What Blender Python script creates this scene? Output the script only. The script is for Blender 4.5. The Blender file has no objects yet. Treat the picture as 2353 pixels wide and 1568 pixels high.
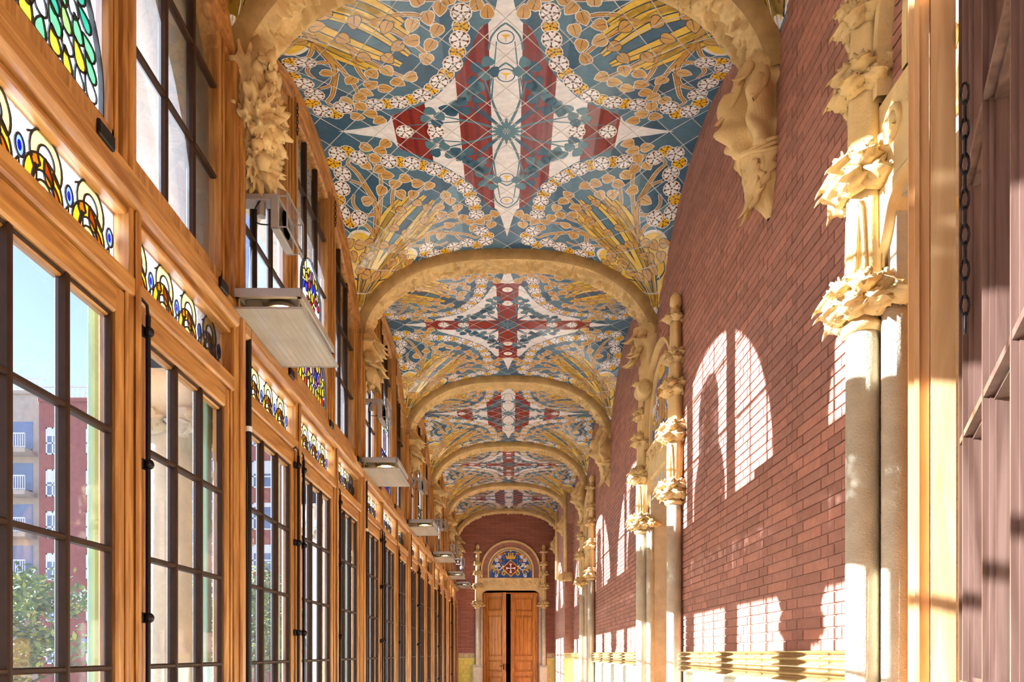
import bpy, math, random
from mathutils import Vector, Matrix, noise
from mathutils.geometry import tessellate_polygon

random.seed(11)
sc = bpy.context.scene
col = sc.collection
PI = math.pi

# ------------------------------------------------------------------ camera, sky, sun, exposure
EYE = 1.5
FPX = 1630.0                      # focal length in pixels of the 2353 px wide frame
cam_d = bpy.data.cameras.new('camera')
cam = bpy.data.objects.new('camera', cam_d)
col.objects.link(cam)
cam.location = (0, 0, EYE)
cam.rotation_euler = (PI / 2, 0, 0)
cam_d.sensor_width = 36
cam_d.lens = 36 * FPX / 2353
cam_d.shift_x = 4.5 / 2353
cam_d.shift_y = 718 / 2353
cam_d.clip_start = 0.02
cam_d.clip_end = 600
sc.camera = cam

world = bpy.data.worlds.new('sky')
sc.world = world
world.use_nodes = True
wn = world.node_tree.nodes
wl = world.node_tree.links
sky = wn.new('ShaderNodeTexSky')
sky.sky_type = 'NISHITA'
sky.sun_disc = False
sky.sun_elevation = math.radians(22)
sky.sun_rotation = math.radians(-94)
sky.altitude = 50
sky.air_density = 1.0
sky.dust_density = 0.6
sky.ozone_density = 2.0
wb_ = wn.new('ShaderNodeMix')                 # daylight white balance, the same for sky and sun
wb_.data_type = 'RGBA'; wb_.blend_type = 'MULTIPLY'
wb_.inputs[0].default_value = 1.0
wb_.inputs[7].default_value = (1.0, 0.9, 1.0, 1)
wl.new(sky.outputs[0], wb_.inputs[6])
wl.new(wb_.outputs[2], wn['Background'].inputs[0])
wn['Background'].inputs[1].default_value = 0.13

sun_d = bpy.data.lights.new('sun', 'SUN')
sun = bpy.data.objects.new('sun', sun_d)
col.objects.link(sun)
SUN_DIR = Vector((1.0, -0.077, -0.32)).normalized()
sun.rotation_euler = SUN_DIR.to_track_quat('-Z', 'Y').to_euler()
sun.location = (-30, 8, 14)
sun_d.energy = 10.0
sun_d.angle = math.radians(0.5)
sun_d.color = (0.87, 0.95, 1.12)

sc.view_settings.view_transform = 'Standard'
sc.view_settings.look = 'None'
sc.view_settings.gamma = 1.0
sc.view_settings.use_curve_mapping = False
sc.view_settings.exposure = 1.75
sc.cycles.max_bounces = 6
sc.cycles.diffuse_bounces = 4
sc.cycles.glossy_bounces = 2
sc.cycles.transmission_bounces = 6
sc.cycles.transparent_max_bounces = 12
sc.cycles.use_adaptive_sampling = True
sc.cycles.adaptive_threshold = 0.15
sc.cycles.adaptive_min_samples = 16
sc.cycles.use_light_tree = False
sc.cycles.sample_clamp_indirect = 8.0
sc.cycles.caustics_reflective = False
sc.cycles.caustics_refractive = False

# ------------------------------------------------------------------ helpers
def lin(c):
    r = []
    for x in c[:3]:
        x = x / 255.0
        r.append(x / 12.92 if x <= 0.04045 else ((x + 0.055) / 1.055) ** 2.4)
    return (r[0], r[1], r[2], 1.0)

def mat(name, rgb, rough=0.6, var=0.15, scale=6.0, bump=0.0, bscale=None, metal=0.0, stretch=None,
        attr=False, spec=0.5, detail=4.0, coat=0.0, rgb2=None):
    """procedural surface: a colour (or the painted colour attribute) broken up by noise, with fine relief"""
    m = bpy.data.materials.new(name)
    m.use_nodes = True
    nt = m.node_tree
    n = nt.nodes
    l = nt.links
    b = n['Principled BSDF']
    b.inputs['Roughness'].default_value = rough
    b.inputs['Metallic'].default_value = metal
    b.inputs['Specular IOR Level'].default_value = spec
    b.inputs['Coat Weight'].default_value = coat
    b.inputs['Coat Roughness'].default_value = 0.06
    geo = n.new('ShaderNodeNewGeometry')
    mp = n.new('ShaderNodeMapping')
    mp.inputs['Scale'].default_value = stretch or (1, 1, 1)
    l.new(geo.outputs['Position'], mp.inputs['Vector'])
    nz = n.new('ShaderNodeTexNoise')
    nz.inputs['Scale'].default_value = scale
    nz.inputs['Detail'].default_value = detail
    nz.inputs['Roughness'].default_value = 0.6
    l.new(mp.outputs[0], nz.inputs['Vector'])
    ramp = n.new('ShaderNodeMapRange')
    ramp.inputs['From Min'].default_value = 0.3
    ramp.inputs['From Max'].default_value = 0.7
    l.new(nz.outputs['Fac'], ramp.inputs['Value'])
    mx = n.new('ShaderNodeMix')
    mx.data_type = 'RGBA'
    if attr:
        at = n.new('ShaderNodeAttribute')
        at.attribute_name = 'Col'
        hs = n.new('ShaderNodeHueSaturation')
        hs.inputs['Value'].default_value = 1 + var
        h2 = n.new('ShaderNodeHueSaturation')
        h2.inputs['Value'].default_value = 1 - var
        l.new(at.outputs['Color'], hs.inputs['Color'])
        l.new(at.outputs['Color'], h2.inputs['Color'])
        l.new(h2.outputs[0], mx.inputs[6])
        l.new(hs.outputs[0], mx.inputs[7])
    else:
        a = lin(rgb)
        if rgb2:
            mx.inputs[6].default_value = lin(rgb2)
            mx.inputs[7].default_value = a
        else:
            mx.inputs[6].default_value = tuple(min(1, x * (1 - var)) for x in a[:3]) + (1,)
            mx.inputs[7].default_value = tuple(min(1, x * (1 + var)) for x in a[:3]) + (1,)
    l.new(ramp.outputs[0], mx.inputs[0])
    l.new(mx.outputs[2], b.inputs['Base Color'])
    if bump:
        n2 = n.new('ShaderNodeTexNoise')
        n2.inputs['Scale'].default_value = bscale or scale * 6
        n2.inputs['Detail'].default_value = 5
        l.new(mp.outputs[0], n2.inputs['Vector'])
        bp = n.new('ShaderNodeBump')
        bp.inputs['Strength'].default_value = bump
        bp.inputs['Distance'].default_value = 0.01
        l.new(n2.outputs['Fac'], bp.inputs['Height'])
        l.new(bp.outputs[0], b.inputs['Normal'])
    return m

def wood_mat(name, rgb, dark, axis='Z', rough=0.42, knots=False):
    m = bpy.data.materials.new(name)
    m.use_nodes = True
    n = m.node_tree.nodes
    l = m.node_tree.links
    b = n['Principled BSDF']
    b.inputs['Roughness'].default_value = rough
    geo = n.new('ShaderNodeNewGeometry')
    mp = n.new('ShaderNodeMapping')
    st = {'Z': (9, 9, 0.7), 'Y': (9, 0.7, 9), 'X': (0.7, 9, 9)}[axis]
    mp.inputs['Scale'].default_value = st
    l.new(geo.outputs['Position'], mp.inputs['Vector'])
    nz = n.new('ShaderNodeTexNoise')
    nz.inputs['Scale'].default_value = 3.0
    nz.inputs['Detail'].default_value = 6
    nz.inputs['Distortion'].default_value = 1.2
    l.new(mp.outputs[0], nz.inputs['Vector'])
    mr = n.new('ShaderNodeMapRange')
    mr.inputs['From Min'].default_value = 0.35
    mr.inputs['From Max'].default_value = 0.65
    l.new(nz.outputs['Fac'], mr.inputs['Value'])
    mx = n.new('ShaderNodeMix')
    mx.data_type = 'RGBA'
    mx.inputs[6].default_value = lin(dark)
    mx.inputs[7].default_value = lin(rgb)
    l.new(mr.outputs[0], mx.inputs[0])
    out = mx.outputs[2]
    if knots:
        mk = n.new('ShaderNodeMapping')
        mk.inputs['Scale'].default_value = {'Z': (1, 1, 0.45), 'Y': (1, .45, 1), 'X': (.45, 1, 1)}[axis]
        l.new(geo.outputs['Position'], mk.inputs['Vector'])
        vo = n.new('ShaderNodeTexVoronoi')
        vo.inputs['Scale'].default_value = 6.0
        l.new(mk.outputs[0], vo.inputs['Vector'])
        r2 = n.new('ShaderNodeMapRange')
        r2.inputs['From Min'].default_value = 0.05
        r2.inputs['From Max'].default_value = 0.11
        l.new(vo.outputs['Distance'], r2.inputs['Value'])
        m2 = n.new('ShaderNodeMix')
        m2.data_type = 'RGBA'
        m2.inputs[6].default_value = lin((96, 46, 10))
        l.new(out, m2.inputs[7])
        l.new(r2.outputs[0], m2.inputs[0])
        out = m2.outputs[2]
    l.new(out, b.inputs['Base Color'])
    bp = n.new('ShaderNodeBump')
    bp.inputs['Strength'].default_value = 0.12
    bp.inputs['Distance'].default_value = 0.004
    l.new(nz.outputs['Fac'], bp.inputs['Height'])
    l.new(bp.outputs[0], b.inputs['Normal'])
    return m

def glass_mat(name, tint=(245, 250, 250), dust=0.04, attr=False, trans=0.5, facing=0.05):
    """thin window glass: see-through, mirror-like at a slant, a little dusty; or coloured leaded glass"""
    m = bpy.data.materials.new(name)
    m.use_nodes = True
    n = m.node_tree.nodes
    l = m.node_tree.links
    n.remove(n['Principled BSDF'])
    tr = n.new('ShaderNodeBsdfTransparent')
    tl = n.new('ShaderNodeBsdfTranslucent')
    gl = n.new('ShaderNodeBsdfGlossy')
    gl.inputs['Roughness'].default_value = 0.03
    geo = n.new('ShaderNodeNewGeometry')
    nz = n.new('ShaderNodeTexNoise')
    nz.inputs['Scale'].default_value = 3.0 if not attr else 60.0
    nz.inputs['Detail'].default_value = 6
    l.new(geo.outputs['Position'], nz.inputs['Vector'])
    if attr:
        at = n.new('ShaderNodeAttribute')
        at.attribute_name = 'Col'
        l.new(at.outputs['Color'], tr.inputs[0])
        l.new(at.outputs['Color'], tl.inputs[0])
        amount = trans
    else:
        tr.inputs[0].default_value = lin(tint)
        tl.inputs[0].default_value = (0.9, 0.93, 0.95, 1)
        amount = dust
    mr = n.new('ShaderNodeMapRange')
    mr.inputs['From Min'].default_value = 0.3
    mr.inputs['From Max'].default_value = 0.5
    mr.inputs['To Min'].default_value = amount * 0.6
    mr.inputs['To Max'].default_value = min(1, amount * 1.4)
    l.new(nz.outputs['Fac'], mr.inputs['Value'])
    m1 = n.new('ShaderNodeMixShader')
    l.new(mr.outputs[0], m1.inputs[0])
    l.new(tr.outputs[0], m1.inputs[1])
    l.new(tl.outputs[0], m1.inputs[2])
    lw = n.new('ShaderNodeLayerWeight')
    lw.inputs['Blend'].default_value = 0.5
    pw = n.new('ShaderNodeMath'); pw.operation = 'POWER'
    pw.inputs[1].default_value = 4.0
    l.new(lw.outputs['Facing'], pw.inputs[0])
    fr = n.new('ShaderNodeMath'); fr.operation = 'MULTIPLY_ADD'
    fr.inputs[1].default_value = 0.7
    fr.inputs[2].default_value = facing
    l.new(pw.outputs[0], fr.inputs[0])
    m2 = n.new('ShaderNodeMixShader')
    l.new(fr.outputs[0], m2.inputs[0])
    l.new(m1.outputs[0], m2.inputs[1])
    l.new(gl.outputs[0], m2.inputs[2])
    l.new(m2.outputs[0], n['Material Output'].inputs[0])
    return m

def emit_mat(name, rgb, strength):
    m = bpy.data.materials.new(name)
    m.use_nodes = True
    b = m.node_tree.nodes['Principled BSDF']
    b.inputs['Base Color'].default_value = lin(rgb)
    b.inputs['Emission Color'].default_value = lin(rgb)
    b.inputs['Emission Strength'].default_value = strength
    m.cycles.emission_sampling = 'NONE'
    return m

class MB:
    """collects faces; build() links them as ONE mesh object"""
    def __init__(s):
        s.v = []; s.f = []; s.c = []; s.m = []
        s.col = None; s.mi = 0
    def face(s, pts, c=None):
        k = len(s.v)
        s.v.extend([tuple(p) for p in pts])
        s.f.append(tuple(range(k, k + len(pts))))
        s.c.append(c or s.col); s.m.append(s.mi)
    def idx(s, vs, fs, c=None):
        k = len(s.v)
        s.v.extend([tuple(p) for p in vs])
        for f in fs:
            s.f.append(tuple(k + i for i in f))
            s.c.append(c or s.col); s.m.append(s.mi)
    def box(s, a, b, c=None):
        x0, y0, z0 = a; x1, y1, z1 = b
        if x0 > x1: x0, x1 = x1, x0
        if y0 > y1: y0, y1 = y1, y0
        if z0 > z1: z0, z1 = z1, z0
        s.idx([(x0, y0, z0), (x1, y0, z0), (x1, y1, z0), (x0, y1, z0), (x0, y0, z1), (x1, y0, z1), (x1, y1, z1), (x0, y1, z1)],
              [(0, 3, 2, 1), (4, 5, 6, 7), (0, 1, 5, 4), (1, 2, 6, 5), (2, 3, 7, 6), (3, 0, 4, 7)], c)
    def bbox(s, a, b, r, c=None):
        """box with chamfered edges"""
        x0, x1 = sorted((a[0], b[0])); y0, y1 = sorted((a[1], b[1])); z0, z1 = sorted((a[2], b[2]))
        r = min(r, (x1 - x0) * .45, (y1 - y0) * .45, (z1 - z0) * .45)
        vs = []
        for z, i in ((z0, r), (z0 + r, 0), (z1 - r, 0), (z1, r)):
            j = r
            if i:
                ring = [(x0 + r, y0 + r), (x1 - r, y0 + r), (x1 - r, y0 + r), (x1 - r, y1 - r), (x1 - r, y1 - r), (x0 + r, y1 - r), (x0 + r, y1 - r), (x0 + r, y0 + r)]
            else:
                ring = [(x0 + r, y0), (x1 - r, y0), (x1, y0 + r), (x1, y1 - r), (x1 - r, y1), (x0 + r, y1), (x0, y1 - r), (x0, y0 + r)]
            vs += [(p[0], p[1], z) for p in ring]
        fs = [(7, 6, 5, 4, 3, 2, 1, 0), tuple(range(24, 32))]
        for q in range(3):
            for i in range(8):
                j = (i + 1) % 8
                fs.append((q * 8 + i, q * 8 + j, q * 8 + 8 + j, q * 8 + 8 + i))
        s.idx(vs, fs, c)
    def beam(s, p0, p1, w, h, up=(0, 0, 1), c=None):
        """bar of section w x h from p0 to p1"""
        p0 = Vector(p0); p1 = Vector(p1)
        d = (p1 - p0).normalized()
        sd = d.cross(Vector(up))
        if sd.length < 1e-6: sd = d.cross(Vector((1, 0, 0)))
        sd.normalize(); u = sd.cross(d)
        vs = []
        for p in (p0, p1):
            for a, b in ((-1, -1), (1, -1), (1, 1), (-1, 1)):
                vs.append(p + sd * (a * w / 2) + u * (b * h / 2))
        s.idx(vs, [(0, 1, 2, 3), (7, 6, 5, 4), (0, 4, 5, 1), (1, 5, 6, 2), (2, 6, 7, 3), (3, 7, 4, 0)], c)
    def tube(s, path, r, n=8, c=None, caps=True, flat=None):
        path = [Vector(p) for p in path]
        m = len(path)
        rs = r if isinstance(r, (list, tuple)) else [r] * m
        vs = []; fs = []
        ref = Vector((0.13, 0.27, 1)).normalized()
        for i, p in enumerate(path):
            d = (path[min(m - 1, i + 1)] - path[max(0, i - 1)])
            if d.length < 1e-9: d = Vector((0, 0, 1))
            d.normalize()
            a = d.cross(ref)
            if a.length < 1e-3: a = d.cross(Vector((1, 0, 0)))
            a.normalize(); b = d.cross(a)
            for k in range(n):
                t = 2 * PI * k / n
                vs.append(p + (a * math.cos(t) + b * math.sin(t)) * rs[i])
        for i in range(m - 1):
            for k in range(n):
                q = (k + 1) % n
                fs.append((i * n + k, i * n + q, (i + 1) * n + q, (i + 1) * n + k))
        if caps:
            fs.append(tuple(range(n - 1, -1, -1))); fs.append(tuple(range((m - 1) * n, m * n)))
        s.idx(vs, fs, c)
    def lathe(s, prof, o=(0, 0, 0), n=20, c=None, fn=None, caps=True):
        """prof: list of (radius, z)"""
        vs = []; fs = []
        for j, (r, z) in enumerate(prof):
            for k in range(n):
                t = 2 * PI * k / n
                rr = r * (fn(t, z) if fn else 1)
                vs.append((o[0] + rr * math.cos(t), o[1] + rr * math.sin(t), o[2] + z))
        for j in range(len(prof) - 1):
            for k in range(n):
                q = (k + 1) % n
                fs.append((j * n + k, j * n + q, (j + 1) * n + q, (j + 1) * n + k))
        if caps:
            fs.append(tuple(range(n - 1, -1, -1))); fs.append(tuple(range((len(prof) - 1) * n, len(prof) * n)))
        s.idx(vs, fs, c)
    def grid(s, fn, nu, nv, c=None, flip=False, closeu=False):
        k = []
        vs = [fn(i / nu, j / nv) for j in range(nv + 1) for i in range(nu + 1)]
        fs = []
        for j in range(nv):
            for i in range(nu):
                q = (j * (nu + 1) + i, j * (nu + 1) + i + 1, (j + 1) * (nu + 1) + i + 1, (j + 1) * (nu + 1) + i)
                fs.append(q[::-1] if flip else q)
        s.idx(vs, fs, c)
    def blob(s, o, rad, n=16, m=10, amp=0.0, fr=6.0, c=None, axes=None, seed=0.0):
        o = Vector(o)
        vs = []; fs = []
        for j in range(m + 1):
            ph = PI * j / m
            for k in range(n):
                t = 2 * PI * k / n
                d = Vector((math.sin(ph) * math.cos(t), math.sin(ph) * math.sin(t), math.cos(ph)))
                q = 1 + (amp * noise.noise(d * fr * .35 + Vector((seed, seed * 1.7, 3))) * 1.6 if amp else 0)
                w = Vector((d.x * rad[0], d.y * rad[1], d.z * rad[2])) * q
                if axes: w = axes @ w
                vs.append(o + w)
        for j in range(m):
            for k in range(n):
                q = (k + 1) % n
                fs.append((j * n + k, (j + 1) * n + k, (j + 1) * n + q, j * n + q))
        s.idx(vs, fs, c)
    def petal(s, o, along, out, L, W, curl=0.5, lobes=0, bulge=0.3, th=0.012, nu=6, nv=8, c=None, tipw=0.0):
        """a carved leaf: starts at o, runs along 'along', bends towards 'out' at the tip"""
        o = Vector(o); al = Vector(along).normalized(); ou = Vector(out).normalized()
        sd = al.cross(ou)
        if sd.length < 1e-4: sd = al.cross(Vector((.3, .5, .8)))
        sd.normalize(); ou = sd.cross(al).normalized()
        def pt(u, v, off):
            a = u * 2 - 1
            w = math.sin(PI * min(1, (0.12 + 0.88 * v)) ** 0.8) * (1 - tipw) + tipw
            w = max(w, .04)
            if lobes: w *= 1 + 0.28 * math.sin(lobes * 2 * PI * v + .6) * abs(a)
            ang = curl * v * v
            p = o + al * (L * v * math.cos(ang * .8)) + ou * (L * (v * math.sin(ang * .8) + .02))
            p += sd * (a * W * .5 * w)
            p += ou * (bulge * W * w * (1 - a * a) * .5 - (.18 * W * abs(a) ** .5 * .0) - off * th)
            if abs(a) < .1: p -= ou * (.06 * W)
            return p
        vs = []; fs = []
        N = nu + 1
        for off in (0, 1):
            for j in range(nv + 1):
                for i in range(N):
                    vs.append(pt(i / nu, j / nv, off))
        B = N * (nv + 1)
        for j in range(nv):
            for i in range(nu):
                q = (j * N + i, j * N + i + 1, (j + 1) * N + i + 1, (j + 1) * N + i)
                fs.append(q); fs.append(tuple(B + x for x in q[::-1]))
        for j in range(nv):
            for i, fl in ((0, 0), (nu, 1)):
                a, b = j * N + i, (j + 1) * N + i
                fs.append((a, b, B + b, B + a) if not fl else (b, a, B + a, B + b))
        s.idx(vs, fs, c)
    def xf(s, M, k0=0):
        for i in range(k0, len(s.v)):
            s.v[i] = tuple(M @ Vector(s.v[i]))
    def build(s, name, mats, parent=None, smooth=False, loc=(0, 0, 0), mesh_only=False):
        if not isinstance(mats, (list, tuple)): mats = [mats]
        me = bpy.data.meshes.new(name)
        me.from_pydata(s.v, [], s.f)
        for m in mats: me.materials.append(m)
        if len(mats) > 1: me.polygons.foreach_set('material_index', s.m)
        if any(s.c):
            at = me.color_attributes.new('Col', 'FLOAT_COLOR', 'CORNER')
            buf = []
            for f, c in zip(s.f, s.c):
                c = c or (0.5, 0.5, 0.5, 1)
                buf.extend(tuple(c) * len(f))
            at.data.foreach_set('color', buf)
        if smooth: me.polygons.foreach_set('use_smooth', [True] * len(me.polygons))
        me.update()
        if mesh_only: return me
        return link(name, me, parent, loc)

def link(name, me, parent=None, loc=(0, 0, 0), rot=None):
    o = bpy.data.objects.new(name, me)
    col.objects.link(o)
    o.location = loc
    if rot: o.rotation_euler = rot
    if parent: o.parent = parent
    return o

def empty(name, loc=(0, 0, 0), rot=None, parent=None):
    o = link(name, None, parent, loc, rot)
    o.empty_display_size = 0.1
    return o

def tag(o, label, cat=None, group=None, kind=None):
    if label: o['label'] = label
    if cat: o['category'] = cat
    if group: o['group'] = group
    if kind: o['kind'] = kind
    return o

def copy_tree(o, parent=None, loc=None, rot=None):
    c = o.copy()
    col.objects.link(c)
    c.parent = parent
    if loc is not None: c.location = loc
    if rot is not None: c.rotation_euler = rot
    for ch in list(o.children): copy_tree(ch, c)
    return c

def bez(p0, p1, p2, p3, n=10):
    r = []
    for i in range(n + 1):
        t = i / n; u = 1 - t
        r.append(tuple(u ** 3 * a + 3 * u * u * t * b + 3 * u * t * t * c + t ** 3 * d for a, b, c, d in zip(p0, p1, p2, p3)))
    return r

def cat(pts, n=6):
    """smooth curve through points"""
    r = []
    m = len(pts)
    for i in range(m - 1):
        p0 = pts[max(0, i - 1)]; p1 = pts[i]; p2 = pts[i + 1]; p3 = pts[min(m - 1, i + 2)]
        for k in range(n):
            t = k / n
            r.append(tuple(0.5 * (2 * b + (c - a) * t + (2 * a - 5 * b + 4 * c - d) * t * t + (3 * b - a - 3 * c + d) * t ** 3)
                           for a, b, c, d in zip(p0, p1, p2, p3)))
    r.append(tuple(pts[-1]))
    return r

# ------------------------------------------------------------------ the place: main measures (metres)
L = 3.396                                     # one vault bay
RIB = [0.679 + L * k for k in range(-1, 7)]   # rib fronts; RIB[2] is the first one in the picture
XW = 1.55                                     # brick wall
XL, XR = -1.62, 1.56                          # vault edges
XC, HW = (XL + XR) / 2, (XR - XL) / 2
H0 = EYE + 4.25                               # vault crown
Y_END = RIB[7] + 0.05
Y_START = RIB[0]
XP = -1.54                                    # inner face of the timber posts

def sup(t, n):
    t = min(1.0, abs(t))
    return 1 - (1 - t ** n) ** (1 / n)

def drop(x, v):
    a = 1.25 * sup((x - XC) / HW, 2.6)
    b = 1.25 * sup((v - L / 2) / (L / 2), 2.0)
    if a < 1e-6 or b < 1e-6: return 0.0
    return (a ** -2 + b ** -2) ** -0.5

def vault(x, v):
    return Vector((x, v, H0 - drop(x, v)))

ORD = ['zeroth', 'first', 'second', 'third', 'fourth', 'fifth', 'sixth', 'seventh']
# ------------------------------------------------------------------ materials
M = {}
M['tile'] = mat('glazed_tile', (0, 0, 0), rough=0.16, var=0.14, scale=14, attr=True, spec=0.45, stretch=(1, 2.2, 1))
M['grout'] = mat('pale_grout', (232, 226, 216), rough=0.9, var=0.06)
M['stone'] = mat('carved_sandstone', (226, 192, 130), rough=0.85, var=0.16, scale=5, bump=0.35, bscale=70)
M['rib_face'] = mat('darker_sandstone', (186, 150, 92), rough=0.88, var=0.22, scale=7, bump=0.25, bscale=60, rgb2=(150, 116, 66))  # darker mottled ochre than the carved soffit
M['stone_pale'] = mat('pale_granular_stone', (205, 190, 160), rough=0.9, var=0.14, scale=9, bump=0.6, bscale=120)
M['stone_ext'] = mat('outdoor_stone', (214, 204, 184), rough=0.9, var=0.15, scale=4, bump=0.4, bscale=60)
M['brick'] = mat('red_brick', (0, 0, 0), rough=0.82, var=0.16, scale=22, attr=True, bump=0.35, bscale=90)
M['mortar'] = mat('brown_mortar', (188, 144, 124), rough=0.95, var=0.15, scale=20)
M['wood'] = wood_mat('varnished_pine_upright', (202, 144, 74), (152, 96, 42), 'Z')
M['wood_h'] = wood_mat('varnished_pine_rail', (202, 144, 74), (152, 96, 42), 'Y')
M['wood_pale'] = wood_mat('pale_pine_leaf', (230, 188, 132), (206, 154, 96), 'Z', knots=True)
M['wood_door'] = wood_mat('knotty_pine_door', (216, 142, 52), (172, 96, 26), 'Z', knots=True)
M['wood_dark'] = wood_mat('dark_stained_muntin', (124, 94, 80), (88, 62, 50), 'Z', rough=0.28)
M['muntin'] = mat('dark_brown_glazing_bar', (58, 36, 20), rough=0.55, var=0.2, scale=20, spec=0.2)
M['iron'] = mat('black_iron', (30, 24, 22), rough=0.4, var=0.3, scale=30, metal=0.6)
M['lead'] = mat('lead_came', (38, 32, 30), rough=0.5, var=0.2, scale=40)
M['glass'] = glass_mat('clear_window_glass', dust=0.006)
M['glass_up'] = glass_mat('dusty_window_glass', tint=(236, 242, 244), dust=0.045)
M['stained'] = glass_mat('stained_glass', attr=True, trans=0.86)
M['lamp_grey'] = mat('grey_painted_metal', (176, 168, 158), rough=0.4, var=0.06, scale=10, metal=0.2)
M['lamp_glass'] = mat('ribbed_lamp_glass', (190, 180, 160), rough=0.15, var=0.1, scale=4, spec=0.8)
M['reflector'] = mat('lamp_reflector', (235, 228, 210), rough=0.2, var=0.05, metal=0.8)
M['bulb'] = emit_mat('lit_lamp_bulb', (255, 226, 170), 9.0)
M['cable'] = mat('black_cable', (20, 18, 18), rough=0.6, var=0.2)
M['white'] = mat('white_paint', (232, 232, 230), rough=0.5, var=0.05)
M['mint'] = mat('mint_painted_metal', (150, 205, 180), rough=0.5, var=0.08)
M['dado'] = mat('ochre_glazed_moulding', (196, 164, 110), rough=0.3, var=0.14, scale=5, spec=0.6)
M['dado_green'] = mat('pale_green_wall_tile', (222, 228, 206), rough=0.25, var=0.12, scale=7)
M['dado_yellow'] = mat('yellow_wall_tile', (232, 206, 96), rough=0.25, var=0.12, scale=5)
M['floor'] = mat('pale_stone_floor', (222, 212, 198), rough=0.5, var=0.12, scale=4)
M['dark'] = mat('doorway_shade_black', (12, 10, 9), rough=0.9, var=0.1)  # near-black colour stands in for the shade of the room beyond
M['apt_red'] = mat('red_apartment_brick', (158, 84, 78), rough=0.9, var=0.15, scale=3, bump=0.2, bscale=20)
M['apt_beige'] = mat('beige_apartment_render', (190, 174, 160), rough=0.9, var=0.1, scale=2)
M['apt_glass'] = mat('blue_window_pane', (96, 120, 160), rough=0.1, var=0.2, scale=1, spec=0.7)
M['leaf'] = mat('tree_leaf', (0, 0, 0), rough=0.55, var=0.25, scale=3, attr=True)
M['bark'] = mat('grey_bark', (104, 92, 78), rough=0.9, var=0.25, scale=8, bump=0.5)
M['ground'] = mat('street_paving', (150, 146, 138), rough=0.9, var=0.1, scale=1)
# ------------------------------------------------------------------ painted tile decoration (flat print, cut to each tile)
C = {k: lin(v) for k, v in dict(
    bg=(84, 120, 136), bg2=(64, 100, 122), cream=(240, 236, 230), red=(140, 42, 36), red2=(122, 32, 30), leaf=(204, 156, 84), leaf2=(214, 174, 112),
    yel=(234, 192, 78), white=(248, 246, 242), brown=(104, 56, 16), teal=(84, 126, 138), teal2=(40, 92, 116), navy=(58, 74, 84),
    gold=(240, 188, 44), stem=(190, 138, 66), halo=(236, 228, 214), blue=(56, 88, 150), sky=(120, 150, 190)).items()}

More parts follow.
